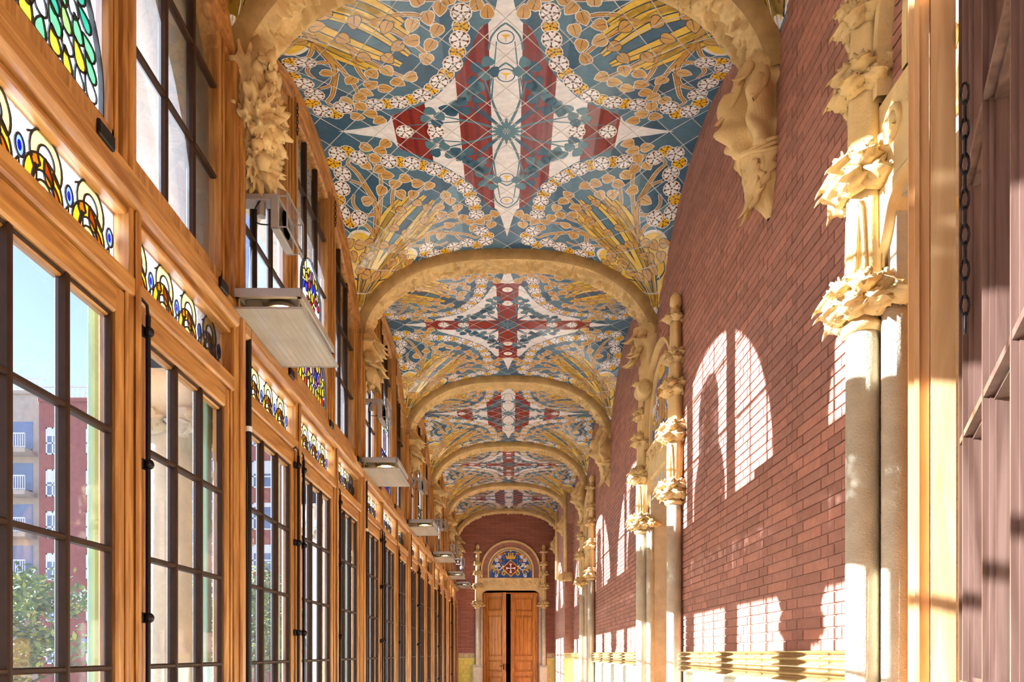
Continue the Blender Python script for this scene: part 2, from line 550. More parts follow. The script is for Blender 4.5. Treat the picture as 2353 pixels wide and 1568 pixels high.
class Paint:
    def __init__(s):
        s.t = []                              # (triangle, colour, layer)
    def poly(s, pts, c, layer):
        if len(pts) < 3: return
        if len(pts) == 3:
            s.t.append((pts, c, layer)); return
        for a, b, d in tessellate_polygon([[Vector((p[0], p[1], 0)) for p in pts]]):
            s.t.append(([pts[a], pts[b], pts[d]], c, layer))
    def fan(s, o, pts, c, layer):
        for i in range(len(pts)):
            s.t.append(([o, pts[i], pts[(i + 1) % len(pts)]], c, layer))
    def stroke(s, path, w, c, layer):
        n = len(path)
        ws = w if isinstance(w, (list, tuple)) else [w] * n
        if len(ws) == 2: ws = [ws[0] + (ws[1] - ws[0]) * i / (n - 1) for i in range(n)]
        L_, R_ = [], []
        for i in range(n):
            a = path[max(0, i - 1)]; b = path[min(n - 1, i + 1)]
            dx, dy = b[0] - a[0], b[1] - a[1]
            d = math.hypot(dx, dy) or 1
            nx, ny = -dy / d * ws[i] / 2, dx / d * ws[i] / 2
            L_.append((path[i][0] + nx, path[i][1] + ny)); R_.append((path[i][0] - nx, path[i][1] - ny))
        for i in range(n - 1):
            s.t.append(([L_[i], R_[i], R_[i + 1]], c, layer)); s.t.append(([L_[i], R_[i + 1], L_[i + 1]], c, layer))
    def ell(s, o, rx, ry, c, layer, n=18):
        s.fan(o, [(o[0] + rx * math.cos(2 * PI * k / n), o[1] + ry * math.sin(2 * PI * k / n)) for k in range(n)], c, layer)
    def leaf(s, o, ang, ln, wd, c, rim, layer, vein=None, g=0.007):
        def shape(e):
            r = []
            for i in range(14):
                t = 2 * PI * i / 14
                x = math.cos(t); y = math.sin(t)
                w = (1 - .35 * x) * (0.75 + .25 * abs(y))
                px_, py_ = x * (ln / 2 + e) + (e * .6 if x > .95 else 0), y * w * (wd / 2 + e)
                if x < -.95: px_ *= .86
                r.append((o[0] + px_ * math.cos(ang) - py_ * math.sin(ang), o[1] + px_ * math.sin(ang) + py_ * math.cos(ang)))
            return r
        s.fan(o, shape(g), rim, layer)
        s.fan(o, shape(0), c, layer + 1)
        if vein:
            a = (o[0] - ln * .4 * math.cos(ang), o[1] - ln * .4 * math.sin(ang))
            b = (o[0] + ln * .3 * math.cos(ang), o[1] + ln * .3 * math.sin(ang))
            s.stroke([a, b], [.006, .002], vein, layer + 2)
    def flower(s, o, r, white=True, ang=0.0, layer=6):
        n = 30
        s.fan(o, [(o[0] + (r * 1.16 + .03 * r * math.cos(15 * t)) * math.cos(t), o[1] + (r * 1.16 + .03 * r * math.cos(15 * t)) * math.sin(t)) for t in [2 * PI * k / n for k in range(n)]], C['halo'], layer)
        s.fan(o, [(o[0] + (r * (1 + .06 * math.cos(10 * (t + ang)))) * math.cos(t), o[1] + (r * (1 + .06 * math.cos(10 * (t + ang)))) * math.sin(t)) for t in [2 * PI * k / 20 for k in range(20)]], C['brown'], layer + 1)
        for k in range(5):                    # five petals apart from each other, notched at the rim
            a = ang + 2 * PI * k / 5
            q = []
            for da, rr in ((0, .14), (-.45, .42), (-.56, .72), (-.42, .93), (-.2, .97), (-.06, .87), (.06, .87), (.2, .97), (.42, .93), (.56, .72), (.45, .42)):
                q.append((o[0] + r * rr * math.cos(a + da), o[1] + r * rr * math.sin(a + da)))
            cc = (o[0] + r * .6 * math.cos(a), o[1] + r * .6 * math.sin(a))
            s.fan(cc, q, C['white'] if white else C['gold'], layer + 2)
        s.ell(o, r * .34, r * .34, C['white'] if white else C['gold'], layer + 2, 10)
        st = []
        for k in range(10):
            a = ang + PI * (k + 1) / 5
            rr = r * (.26 if k % 2 == 0 else .09)
            st.append((o[0] + rr * math.cos(a), o[1] + rr * math.sin(a)))
        s.fan(o, st, C['brown'], layer + 3)

SX, SY = HW, L / 2
def quad(P, fn):
    """repeat a motif drawn in (a, b) of one quarter, mirrored over both axes and over the diagonal"""
    for sx in (1, -1):
        for sy in (1, -1):
            for sw in (0, 1):
                T = Paint()
                fn(T, lambda a, b: (sx * (b if sw else a) * SX, sy * (a if sw else b) * SY), sx, sy, sw)
                P.t.extend(T.t)

def star_edge():
    h = cat([(.86, 0), (.62, .05), (.56, .11), (.44, .165), (.36, .21), (.28, .28)], 5)
    return h + [(b, a) for a, b in h[::-1]][1:]

def paint_bay(kind):
    rnd = random.Random(5 + kind)
    P = Paint()
    # star field
    E = star_edge()
    for sx in (1, -1):
        for sy in (1, -1):
            for i in range(len(E) - 1):
                P.t.append(([(0, 0), (sx * E[i][0] * SX, sy * E[i][1] * SY), (sx * E[i + 1][0] * SX, sy * E[i + 1][1] * SY)], C['cream'], 1))
    def edge_b(a):
        for i in range(len(E) - 1):
            if E[i][0] >= a >= E[i + 1][0]:
                t = (E[i][0] - a) / max(1e-6, E[i][0] - E[i + 1][0])
                return E[i][1] + (E[i + 1][1] - E[i][1]) * t
        return 0.0
    if kind == 0:                             # red and white stripes along the corridor
        for a0, a1 in ((.074, .235), (.395, .57)):
            for sx in (1, -1):
                xs = [a0 + (a1 - a0) * i / 8 for i in range(9)]
                top = [(sx * a * SX, min(.66, edge_b(a)) * SY) for a in xs]
                for i in range(8):
                    a, b = top[i], top[i + 1]
                    P.poly([a, b, (b[0], -b[1]), (a[0], -a[1])], C['red'] if (i % 3) else C['red2'], 2)
    else:                                     # red cross on white
        w = .078
        for sg in (1, -1):
            P.poly([(-w * SX, 0), (w * SX, 0), (w * 1.05 * SX, sg * .56 * SY), (w * 1.5 * SX, sg * .62 * SY), (0, sg * .6 * SY), (-w * 1.5 * SX, sg * .62 * SY), (-w * 1.05 * SX, sg * .56 * SY)], C['red'], 2)
            P.poly([(0, -w * .95 * SY), (0, w * .95 * SY), (sg * .62 * SX, w * .95 * SY), (sg * .68 * SX, w * 1.4 * SY), (sg * .665 * SX, 0), (sg * .68 * SX, -w * 1.4 * SY), (sg * .62 * SX, -w * .95 * SY)], C['red'], 2)
    for sg in (1, -1):                        # eyes with yellow pennants, small flowers on the cross arms
        for b, r in ((.33, .062), (.52, .056)):
            o = (0, sg * b * SY)
            P.ell(o, r * 1.1, r, C['teal2'] if kind == 0 else C['white'], 3)
            P.ell(o, r * 1.1 * .88, r * .86, C['cream'] if kind == 0 else C['white'], 4)
            P.poly([(0, o[1] + r * .75), (.008, o[1]), (r * .6, o[1] - r * .38), (-r * .6, o[1] - r * .38), (-.008, o[1])], C['gold'], 5)
            if kind == 0:
                for sx in (1, -1):
                    P.stroke(cat([(sx * .12, o[1] - .1 * sg), (sx * .1, o[1] + .0), (sx * .05, o[1] + sg * .07), (0, o[1] + sg * .11)], 4), .014, C['teal'], 3)
        for a in (.36, .52):
            P.flower((sg * a * SX, 0), .062, True, .3, 4)
        # centre rosette
    for k in range(8):
        a = k * PI / 4
        P.poly([(0, 0), (.07 * math.cos(a - .3), .07 * math.sin(a - .3)), (.17 * math.cos(a), .17 * math.sin(a)), (.07 * math.cos(a + .3), .07 * math.sin(a + .3))], C['teal'], 4)
    def blue(T, q, sx, sy, sw):
        st = cat([q(.02, .005), q(.13, .05), q(.22, .075), q(.31, .1)], 5)
        T.stroke(st, [.026, .012], C['teal'] if kind == 0 else C['teal2'], 3)
        T.stroke(cat([q(.03, .03), q(.1, .11), q(.15, .17), q(.155, .25)], 5), [.024, .01], C['teal2'], 3)
        T.stroke(cat([q(.2, .07), q(.36, .055), q(.5, .04)], 5), [.014, .008], C['teal'], 3)
        for a, b, an in ((.33, .1, .2), (.375, .135, .6), (.3, .15, 1.2), (.4, .085, -.2), (.35, .055, -.8), (.27, .125, 1.8), (.25, .17, 1.0), (.2, .13, 1.4), (.145, .25, 1.6), (.19, .215, .8)):
            T.leaf(q(a, b), rnd.uniform(0, 6.28), .1, .085, rnd.choice((C['teal'], C['teal2'], C['teal'])), C['teal2'], 3, g=.002)
    quad(P, blue)
    # gold trees growing out of the four corners
    def tree(T, q, sx, sy, sw):
        lobe = cat([q(.985, .97), q(1.0, .84), q(.985, .68), q(.925, .6), q(.85, .615), q(.8, .7), q(.82, .82), q(.985, .97)], 5)
        halo = cat([q(.985, .985), q(1.012, .84), q(1.0, .67), q(.925, .585), q(.84, .6), q(.785, .695), q(.81, .83), q(.985, .985)], 5)
        T.poly(halo[:-1], C['halo'], 1)
        T.poly(lobe[:-1], C['yel'], 2)
        for k, (m1, m2, tip) in enumerate((((.86, .82), (.68, .6), (.47, .425)), ((.88, .8), (.72, .58), (.55, .41)), ((.88, .775), (.74, .56), (.62, .43)))):
            bl = cat([q(.975, .965), q(*m1), q(*m2), q(*tip)], 6)
            n_ = len(bl)
            wd = [.03 + .075 * math.sin(PI * min(1, i / (n_ - 1) * .9 + .06)) for i in range(n_)]
            T.stroke(bl, [x + .018 for x in wd], C['navy'], 2)
            T.stroke(bl, wd, C['yel'], 3)
            T.stroke(bl[2:], [.012, .006], C['navy'], 4)
            T.stroke(cat([q(.97, .95), q(m1[0] + .012, m1[1] - .03), q(m2[0] + .02, m2[1] - .025)], 4), [.014, .006], C['stem'], 4)
        for pts in ([(.97, .9), (.94, .8), (.9, .72)], [(.95, .85), (.99, .78), (.97, .73)], [(.93, .83), (.88, .78), (.85, .73)]):
            T.stroke(cat([q(*p) for p in pts], 4), [.014, .008], C['navy'], 3)
        # brown branches with pale rims
        br = [[(.8, .72), (.78, .58), (.76, .46), (.8, .34), (.87, .3)], [(.78, .6), (.72, .4), (.7, .26), (.74, .14)], [(.77, .5), (.84, .5), (.885, .44), (.87, .38)],
              [(.79, .66), (.84, .56), (.9, .55), (.93, .5)], [(.76, .42), (.82, .26), (.86, .2), (.82, .16)], [(.7, .62), (.6, .48), (.52, .4), (.45, .345)],
              [(.66, .56), (.66, .44), (.64, .36), (.6, .3)]]
        for k, pts in enumerate(br):
            c_ = cat([q(*p) for p in pts], 5)
            w0 = .06 if k == 0 else .032
            T.stroke(c_, [w0 + .014, .028], C['halo'], 2)
            T.stroke(c_, [w0, .016], C['brown'], 3)
            T.stroke(c_, [w0 * .72, .009], C['leaf'], 4)
        lv = [(.5, .33, .3), (.565, .295, .1), (.625, .325, -.3), (.605, .395, .9), (.535, .405, 1.4), (.44, .355, 2.6), (.66, .27, .2),
              (.67, .12, 3.4), (.705, .17, .9), (.74, .1, .3), (.635, .075, 3), (.765, .21, .7), (.7, .235, 2.4), (.8, .42, .2), (.71, .36, 2.6)]
        for a, b, an in lv:
            T.leaf(q(a, b), an + rnd.uniform(-.5, .5) + (PI / 2 if sw else 0), .108, .088, rnd.choice((C['leaf'], C['leaf2'], C['leaf'])), C['halo'], 4, C['brown'], .007)
        for a, b, an in ((.9, .67, .4), (.955, .72, 1.4), (.86, .75, 2.4), (.925, .8, .9), (.96, .645, 0), (.845, .67, 2.9), (.89, .745, 1.2), (.9, .855, .8), (.76, .72, .8), (.68, .62, .4), (.62, .5, .6), (.52, .47, .8)):
            T.leaf(q(a, b), an + rnd.uniform(-.5, .5) + (PI / 2 if sw else 0), .105, .085, C['leaf'], C['navy'], 4, C['navy'], .006)
        ring = [(.795, .165), (.845, .125), (.9, .14), (.935, .195), (.905, .26)]
        ring2 = [(.93, .345), (.965, .405), (.965, .48), (.925, .53), (.87, .515)]
        for rg in (ring, ring2):
            for k, (a, b) in enumerate(rg):
                T.flower(q(a, b), .066 if k % 2 == 0 else .058, k % 2 == 0, rnd.uniform(0, 6), 6 if k % 2 else 9)
        ch = [(.635, .185), (.575, .19), (.515, .2), (.455, .215), (.4, .24), (.35, .275), (.31, .31)]
        for k, (a, b) in enumerate(ch):
            if sw and k == 6: continue
            T.flower(q(a, b), .064 if k % 2 == 0 else .055, k % 2 == 0, rnd.uniform(0, 6), 6 if k % 2 else 9)
    quad(P, tree)
    return P

def clip(poly, a, b):
    """keep the part of poly left of the line a-b"""
    out = []
    n = len(poly)
    ex, ey = b[0] - a[0], b[1] - a[1]
    ds = [ex * (p[1] - a[1]) - ey * (p[0] - a[0]) for p in poly]
    for i in range(n):
        j = (i + 1) % n
        if ds[i] >= 0: out.append(poly[i])
        if (ds[i] >= 0) != (ds[j] >= 0):
            t = ds[i] / (ds[i] - ds[j])
            out.append((poly[i][0] + (poly[j][0] - poly[i][0]) * t, poly[i][1] + (poly[j][1] - poly[i][1]) * t))
    return out

def clipc(poly, cv):
    for i in range(len(cv)):
        poly = clip(poly, cv[i], cv[(i + 1) % len(cv)])
        if len(poly) < 3: return []
    return poly

def area2(p):
    return sum(p[i][0] * p[(i + 1) % len(p)][1] - p[(i + 1) % len(p)][0] * p[i][1] for i in range(len(p)))

TH = 0.1475
def make_tiles(kind):
    """returns list of (mesh, size) tiles in bay space, plus the grout sheet"""
    P = paint_bay(kind)
    cells = {}
    for tri, c, ly in P.t:
        if abs(area2(tri)) < 1e-7: continue
        if area2(tri) < 0: tri = tri[::-1]
        x0 = min(p[0] for p in tri); x1 = max(p[0] for p in tri); y0 = min(p[1] for p in tri); y1 = max(p[1] for p in tri)
        for i in range(math.floor(x0 / TH) - 1, math.ceil(x1 / TH) + 2):
            for j in range(math.floor(y0 / TH) - 1, math.ceil(y1 / TH) + 2):
                if (i + j) % 2 == 0: cells.setdefault((i, j), []).append((tri, c, ly, x0, x1, y0, y1))
    rect = [(-HW, -L / 2), (HW, -L / 2), (HW, L / 2), (-HW, L / 2)]
    rnd = random.Random(3)
    tiles = []
    gro = MB()
    for i in range(-12, 13):
        for j in range(-13, 14):
            if (i + j) % 2: continue
            cx, cy = i * TH, j * TH
            h = TH
            full = [(cx + h, cy), (cx, cy + h), (cx - h, cy), (cx, cy - h)]
            d = h - 0.005
            ins = [(cx + d, cy), (cx, cy + d), (cx - d, cy), (cx, cy - d)]
            if abs(cx) - h > HW or abs(cy) - h > L / 2: continue
            mb = MB()
            bgc = C['bg'] if rnd.random() < .6 else C['bg2']
            f = rnd.uniform(.85, 1.18)
            bgc = tuple(x * f for x in bgc[:3]) + (1,)
            for sg in (1, -1):
                tri = [(cx, cy - h), (cx + h, cy), (cx, cy + h)] if sg == 1 else [(cx, cy + h), (cx - h, cy), (cx, cy - h)]
                cv = [vault(XC + p[0], L / 2 + p[1]) for p in tri]
                nrm = (cv[1] - cv[0]).cross(cv[2] - cv[0])
                nrm.normalize()
                if nrm.z > 0: nrm = -nrm
                e1 = (cv[1] - cv[0]); e2 = (cv[2] - cv[0])
                a1 = (tri[1][0] - tri[0][0], tri[1][1] - tri[0][1]); a2 = (tri[2][0] - tri[0][0], tri[2][1] - tri[0][1])
                det = a1[0] * a2[1] - a1[1] * a2[0]
                def to3(p, off):
                    dx, dy = p[0] - tri[0][0], p[1] - tri[0][1]
                    s_ = (dx * a2[1] - dy * a2[0]) / det
                    t_ = (a1[0] * dy - a1[1] * dx) / det
                    return cv[0] + e1 * s_ + e2 * t_ + nrm * off
                g = clipc(tri, rect)
                if len(g) < 3: continue
                gro.face([to3(p, -.004) for p in g][::-1])
                half = clipc(clipc(ins, tri), rect)
                if len(half) < 3 or area2(half) < 1e-5: continue
                mb.face([to3(p, 0) for p in half][::-1], bgc)
                for q in range(len(half)):    # tile edges down to the grout
                    a, b = half[q], half[(q + 1) % len(half)]
                    if abs(a[0] - cx) < 1e-6 and abs(b[0] - cx) < 1e-6: continue
                    mb.face([to3(a, 0), to3(b, 0), to3(b, -.005), to3(a, -.005)], C['cream'])
                hx0 = min(p[0] for p in half); hx1 = max(p[0] for p in half); hy0 = min(p[1] for p in half); hy1 = max(p[1] for p in half)
                for t_, c, ly, x0, x1, y0, y1 in cells.get((i, j), ()):
                    if x0 > hx1 or x1 < hx0 or y0 > hy1 or y1 < hy0: continue
                    r = clipc(t_, half)
                    if len(r) >= 3 and area2(r) > 2e-7:
                        mb.face([to3(p, .0002 * ly) for p in r][::-1], c)
            if mb.f:
                tiles.append((mb, cx, cy))
    return tiles, gro

def bay_z_mesh(mb):
    return mb

tile_sets = []
for kind in (0, 1):
    tl, gro = make_tiles(kind)
    gm = gro.build('vault_bed', M['grout'], mesh_only=True)
    singles = [t[0].build('tile', M['tile'], mesh_only=True) for t in tl]
    big = MB()
    for t in tl: 
        k = len(big.v)
        big.v.extend(t[0].v); big.f.extend(tuple(k + q for q in f) for f in t[0].f); big.c.extend(t[0].c); big.m.extend(t[0].m)
    joined = big.build('tile_field', M['tile'], mesh_only=True)
    tile_sets.append((gm, singles, joined))

bay_words = ['behind the viewer', 'straight overhead', 'nearest in full view, with red and white stripes in its star', 'second in view, with a red cross on a white star',
             'third in view, with striped star', 'fourth in view, with red cross star', 'last before the brick end wall']
for k in range(7):                            # bay k runs from RIB[k] to RIB[k+1]
    kind = 0 if k % 2 == 0 else 1
    gm, singles, joined = tile_sets[kind]
    c = link('ceiling', gm, None, (0, RIB[k], 0))
    tag(c, 'blue tiled ceiling vault, ' + bay_words[k], None, None, 'structure')
    if 2 <= k <= 4:
        for me in singles: link('tile', me, c)
    else:
        t = link('tile_field', joined, c)
        t['kind'] = 'stuff'
# ------------------------------------------------------------------ floor, walls, bricks
mb = MB()
mb.box((-1.9, Y_START, -.1), (2.3, Y_END + .4, 0))
tag(mb.build('floor', M['floor']), 'pale tiled corridor floor under the windows', None, None, 'structure')

PORTALS = [(2.19, .78), (7.16, .78), (13.67, .78)]     # centre along the corridor, half distance of the columns
LINT0, LINT1 = EYE + 1.81, EYE + 2.25
def in_portal(y, z, pad=0.0):
    for yc, hw in PORTALS:
        k = hw / .98
        if abs(y - yc) < hw - .06 + pad and z < LINT1 + .02: return True
        r = .83 * k + pad
        zc = LINT1 + .22 * k
        if abs(y - yc) < r and z < zc: return True
        if (y - yc) ** 2 + (z - zc) ** 2 < r * r: return True
    return False

wr = MB()
def wall_piece(y0, y1, z0, z1):
    wr.box((XW + .004, y0, z0), (XW + .6, y1, z1))
ys = Y_START
ZT = H0 + .15
for yc, hw in PORTALS:
    o = hw - .12
    wall_piece(ys, yc - o, 0, ZT)
    wall_piece(yc - o, yc + o, LINT1 - .05, ZT)
    ys = yc + o
wall_piece(ys, 17.25, 0, ZT)
wr.box((1.33, 17.25, 0), (XW + .6, Y_END, ZT))        # the last bay is narrower: a brick pier
wall_r = wr.build('wall_right', M['mortar'])
tag(wall_r, 'red brick wall opposite the windows, sunlit in patches', None, None, 'structure')

BZ0 = EYE + .012
COURSE = .0573
def brick_shape(mb, ln, h, c, o=(0, 0, 0), pr=.0):
    """brick face looking to -x, its edges bevelled into the joint"""
    x = -.004 - pr; b = .0025
    y0, y1, z0, z1 = o[1], o[1] + ln, o[2], o[2] + h
    X = o[0]
    f = [(X + x, y0 + b, z0 + b), (X + x, y1 - b, z0 + b), (X + x, y1 - b, z1 - b), (X + x, y0 + b, z1 - b)]
    k = [(X + .006, y0, z0), (X + .006, y1, z0), (X + .006, y1, z1), (X + .006, y0, z1)]
    mb.idx(f + k, [(3, 2, 1, 0), (0, 1, 5, 4), (1, 2, 6, 5), (2, 3, 7, 6), (3, 0, 4, 7)], c)

def brick_col(r):
    b = r.uniform(.82, 1.14); w = r.uniform(-.03, .03)
    c = lin((170, 116, 94))
    return (c[0] * b * (1 + w), c[1] * b, c[2] * b * (1 - w), 1)

rb = random.Random(2)
cands = []
nrow = int((H0 - BZ0) / COURSE) + 1
for r_ in range(nrow):
    z = BZ0 + r_ * COURSE
    y = .9 + (0.2175 if r_ % 2 else 0) - .44
    i = r_ % 2
    while y < 17.2:
        ln = .289 if i % 2 == 0 else .139
        yc = y + ln / 2
        v = (yc - RIB[0]) % L
        lim = H0 - drop(XR, v) + .03
        if z < lim and not in_portal(yc, z + .02, .03):
            cands.append((y, z, ln))
        y += ln + .005; i += 1
def brick_px(b):
    y = b[0] + b[2] / 2
    return 1172 + FPX * XW / y, 1502 - FPX * (b[1] - EYE) / y
def seen(b):
    px_, py_ = brick_px(b)
    return b[0] > 3.1 and -10 < py_ < 1568 and px_ < 1975
vis = sorted([b for b in cands if seen(b)], key=lambda b: b[2] / (b[0] ** 3))[::-1]
chosen = set(vis[:300])
protos = {}
for ln in (.289, .139):
    for k in range(5):
        m_ = MB()
        brick_shape(m_, ln, COURSE - .004, brick_col(rb), pr=rb.uniform(0, .003))
        protos[(ln, k)] = m_.build('brick', M['brick'], mesh_only=True)
rest = MB()
for b in cands:
    if b in chosen:
        link('brick', protos[(b[2], rb.randrange(5))], wall_r, (XW, b[0], b[1]))
    else:
        brick_shape(rest, b[2], COURSE - .004, brick_col(rb), (XW, b[0], b[1]), rb.uniform(0, .003))
# pier bricks on its face towards the viewer
for r_ in range(int(3.2 / COURSE)):
    z = BZ0 + r_ * COURSE
    for q in range(2):
        x0 = 1.335 + q * .11 - (.03 if r_ % 2 else 0)
        x1 = min(x0 + .104, XW)
        x0 = max(x0, 1.333)
        y = 17.25
        c = brick_col(rb)
        rest.face([(x0, y - .006, z), (x1, y - .006, z), (x1, y - .006, z + COURSE - .004), (x0, y - .006, z + COURSE - .004)], c)
t = rest.build('brickwork', M['brick'], wall_r)
t['kind'] = 'stuff'

# end wall: brick courses too fine to pick apart
def brick_tex(name):
    m = bpy.data.materials.new(name)
    m.use_nodes = True
    n = m.node_tree.nodes; l = m.node_tree.links
    b = n['Principled BSDF']
    b.inputs['Roughness'].default_value = .85
    geo = n.new('ShaderNodeNewGeometry')
    sp = n.new('ShaderNodeSeparateXYZ'); cb = n.new('ShaderNodeCombineXYZ')
    l.new(geo.outputs['Position'], sp.inputs[0])
    l.new(sp.outputs['X'], cb.inputs['X']); l.new(sp.outputs['Z'], cb.inputs['Y'])
    br = n.new('ShaderNodeTexBrick')
    br.inputs['Color1'].default_value = lin((170, 104, 82))
    br.inputs['Color2'].default_value = lin((148, 88, 68))
    br.inputs['Mortar'].default_value = lin((116, 70, 54))
    br.inputs['Scale'].default_value = 1
    br.inputs['Brick Width'].default_value = .295
    br.inputs['Row Height'].default_value = COURSE
    br.inputs['Mortar Size'].default_value = .005
    l.new(cb.outputs[0], br.inputs['Vector'])
    l.new(br.outputs['Color'], b.inputs['Base Color'])
    bp = n.new('ShaderNodeBump')
    bp.inputs['Strength'].default_value = .5; bp.inputs['Distance'].default_value = .01; bp.invert = True
    l.new(br.outputs['Fac'], bp.inputs['Height']); l.new(bp.outputs[0], b.inputs['Normal'])
    return m
M['brick_far'] = brick_tex('end_wall_brick')
wb = MB()
DO = .80                                       # half width of the end door opening
EC = 0.02                                      # its centre
wb.box((-1.9, Y_END, 0), (EC - DO, Y_END + .4, ZT))
wb.box((EC + DO, Y_END, 0), (2.1, Y_END + .4, ZT))
wb.box((EC - DO, Y_END, LINT0), (EC + DO, Y_END + .4, ZT))
wall_b = tag(wb.build('wall_back', M['brick_far']), 'brown brick wall closing the far end of the corridor', None, None, 'structure')
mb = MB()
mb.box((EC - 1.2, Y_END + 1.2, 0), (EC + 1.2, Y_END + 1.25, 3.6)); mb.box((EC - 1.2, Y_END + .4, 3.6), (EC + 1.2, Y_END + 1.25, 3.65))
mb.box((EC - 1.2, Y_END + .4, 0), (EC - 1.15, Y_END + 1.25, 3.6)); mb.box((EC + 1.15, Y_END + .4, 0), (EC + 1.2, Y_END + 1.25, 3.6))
tag(mb.build('wall_beyond_door', M['dark']), 'room behind the half open end door, its shade painted near-black', None, None, 'structure')
mb = MB()
mb.box((-1.9, Y_START - .3, 0), (2.2, Y_START, ZT))  # unseen, added for the light; the corridor itself would go on
tag(mb.build('wall_added_behind', M['brick_far']), 'unseen brick wall added behind the viewer to close off the light', None, None, 'structure')
# parapet below the windows and an unseen roof added to keep sun to the arches
mb = MB()
mb.box((-1.85, Y_START, 0), (-1.56, Y_END, .42))
tag(mb.build('wall_left', M['stone_ext']), 'low stone parapet under the row of windows', None, None, 'structure')
mb = MB()
mb.box((-2.3, Y_START - .3, H0 + .16), (2.3, Y_END + .4, H0 + .4))
tag(mb.build('roof', M['stone_ext']), 'unseen flat roof above the tiled vaults, added so sun enters only by the arches', None, None, 'structure')

# end-wall wainscot: orange tile border over yellow hexagon tiles
def hex_tiles(parent, x0, x1, y, z0, z1, s=.085):
    me = None
    k = 0
    dx = s * 3 ** .5; dz = s * 1.5
    r = 0
    z = z1 - s * .2
    while z > z0 - s:
        x = x0 + (dx / 2 if r % 2 else 0)
        while x < x1 + dx:
            pts = [(x + (s - .003) * math.sin(a), z + (s - .003) * math.cos(a)) for a in [PI / 3 * q for q in range(6)]]
            pts = clipc(pts[::-1], [(x0, z0), (x1, z0), (x1, z1), (x0, z1)])
            if len(pts) > 2 and abs(area2(pts)) > 1e-4:
                m_ = MB()
                m_.face([(p[0], y - .012, p[1]) for p in pts])
                for i in range(len(pts)):
                    a, b = pts[i], pts[(i + 1) % len(pts)]
                    m_.face([(a[0], y - .012, a[1]), (a[0], y, a[1]), (b[0], y, b[1]), (b[0], y - .012, b[1])])
                m_.build('hexagon_tile', M['dado_yellow'], parent)
            x += dx
        z -= dz; r += 1
for x0, x1 in ((-1.54, EC - DO - .27), (EC + DO + .27, 1.33)):
    m_ = MB()
    m_.box((x0, Y_END - .006, 0), (x1, Y_END + .001, 1.5))
    bed = m_.build('wainscot_bed', M['grout'], wall_b)
    hex_tiles(bed, x0, x1, Y_END - .006, .4, 1.36)
    n = 3
    for i in range(n):
        m_ = MB()
        a = x0 + (x1 - x0) * i / n
        m_.bbox((a + .003, Y_END - .03, 1.37), (a + (x1 - x0) / n - .003, Y_END - .004, 1.49), .008)
        m_.build('border_tile', M['dado'], bed)

# moulded ochre dado rail along the brick wall, piece by piece
def dado_piece(ln):
    m_ = MB()
    pr = []
    N = 30
    for i in range(N + 1):
        t = i / N
        w = .04 + .024 * math.cos(2 * PI * (t * 4.5)) + (.01 if t < .06 else 0)
        pr.append((-w, -t * .175))
    for i in range(N):
        a, b = pr[i], pr[i + 1]
        m_.face([(a[0], 0, a[1]), (a[0], ln, a[1]), (b[0], ln, b[1]), (b[0], 0, b[1])])
    m_.face([(0, 0, 0), (0, ln, 0), (pr[0][0], ln, 0), (pr[0][0], 0, 0)])
    m_.face([(0, 0, -.175), (pr[-1][0], 0, -.175), (pr[-1][0], ln, -.175), (0, ln, -.175)])
    m_.face([(0, 0, 0)] + [(p[0], 0, p[1]) for p in pr] + [(0, 0, -.175)])
    m_.face(([(0, ln, 0)] + [(p[0], ln, p[1]) for p in pr] + [(0, ln, -.175)])[::-1])
    return m_
dp = dado_piece(.14).build('dado_tile', M['dado'], mesh_only=True)
spans = [(-2.6, PORTALS[0][0] - .9), (PORTALS[0][0] + .87, PORTALS[1][0] - .87), (PORTALS[1][0] + .87, PORTALS[2][0] - .87), (PORTALS[2][0] + .87, 17.2)]
dr = MB()
for a, b in spans: dr.box((XW - .012, a, 0), (XW + .01, b, EYE + .01))
rail = tag(dr.build('trim_1', M['dado_green']), 'pale green tiled dado with an ochre moulded rail along the brick wall', None, None, 'structure')
for a, b in spans:
    y = a
    while y < b - .12:
        link('dado_tile', dp, rail, (XW - .012, y, EYE + .012))
        y += .1445
# green dado tiles below the rail, only their upper edge is in view
gt = MB()
gt.bbox((-.008, 0, 0), (0, .192, .192), .003)
gm = gt.build('dado_square_tile', M['dado_green'], mesh_only=True)
for a, b in spans[1:3]:
    y = a
    while y < b - .19:
        for r_ in range(2): link('square_tile', gm, rail, (XW - .012, y, EYE - .175 - .196 * (r_ + 1)))
        y += .196
mb = MB()
mb.box((1.318, 17.235, 0), (XW, 17.25, 1.36)); mb.col = None
pier_d = mb.build('pier_dado', M['dado_yellow'], wall_r)
for q in range(4):
    m_ = MB(); m_.bbox((1.3, 17.2, 1.37 + q * .035), (XW, 17.25, 1.403 + q * .035), .012); m_.build('pier_rail', M['dado'], pier_d)
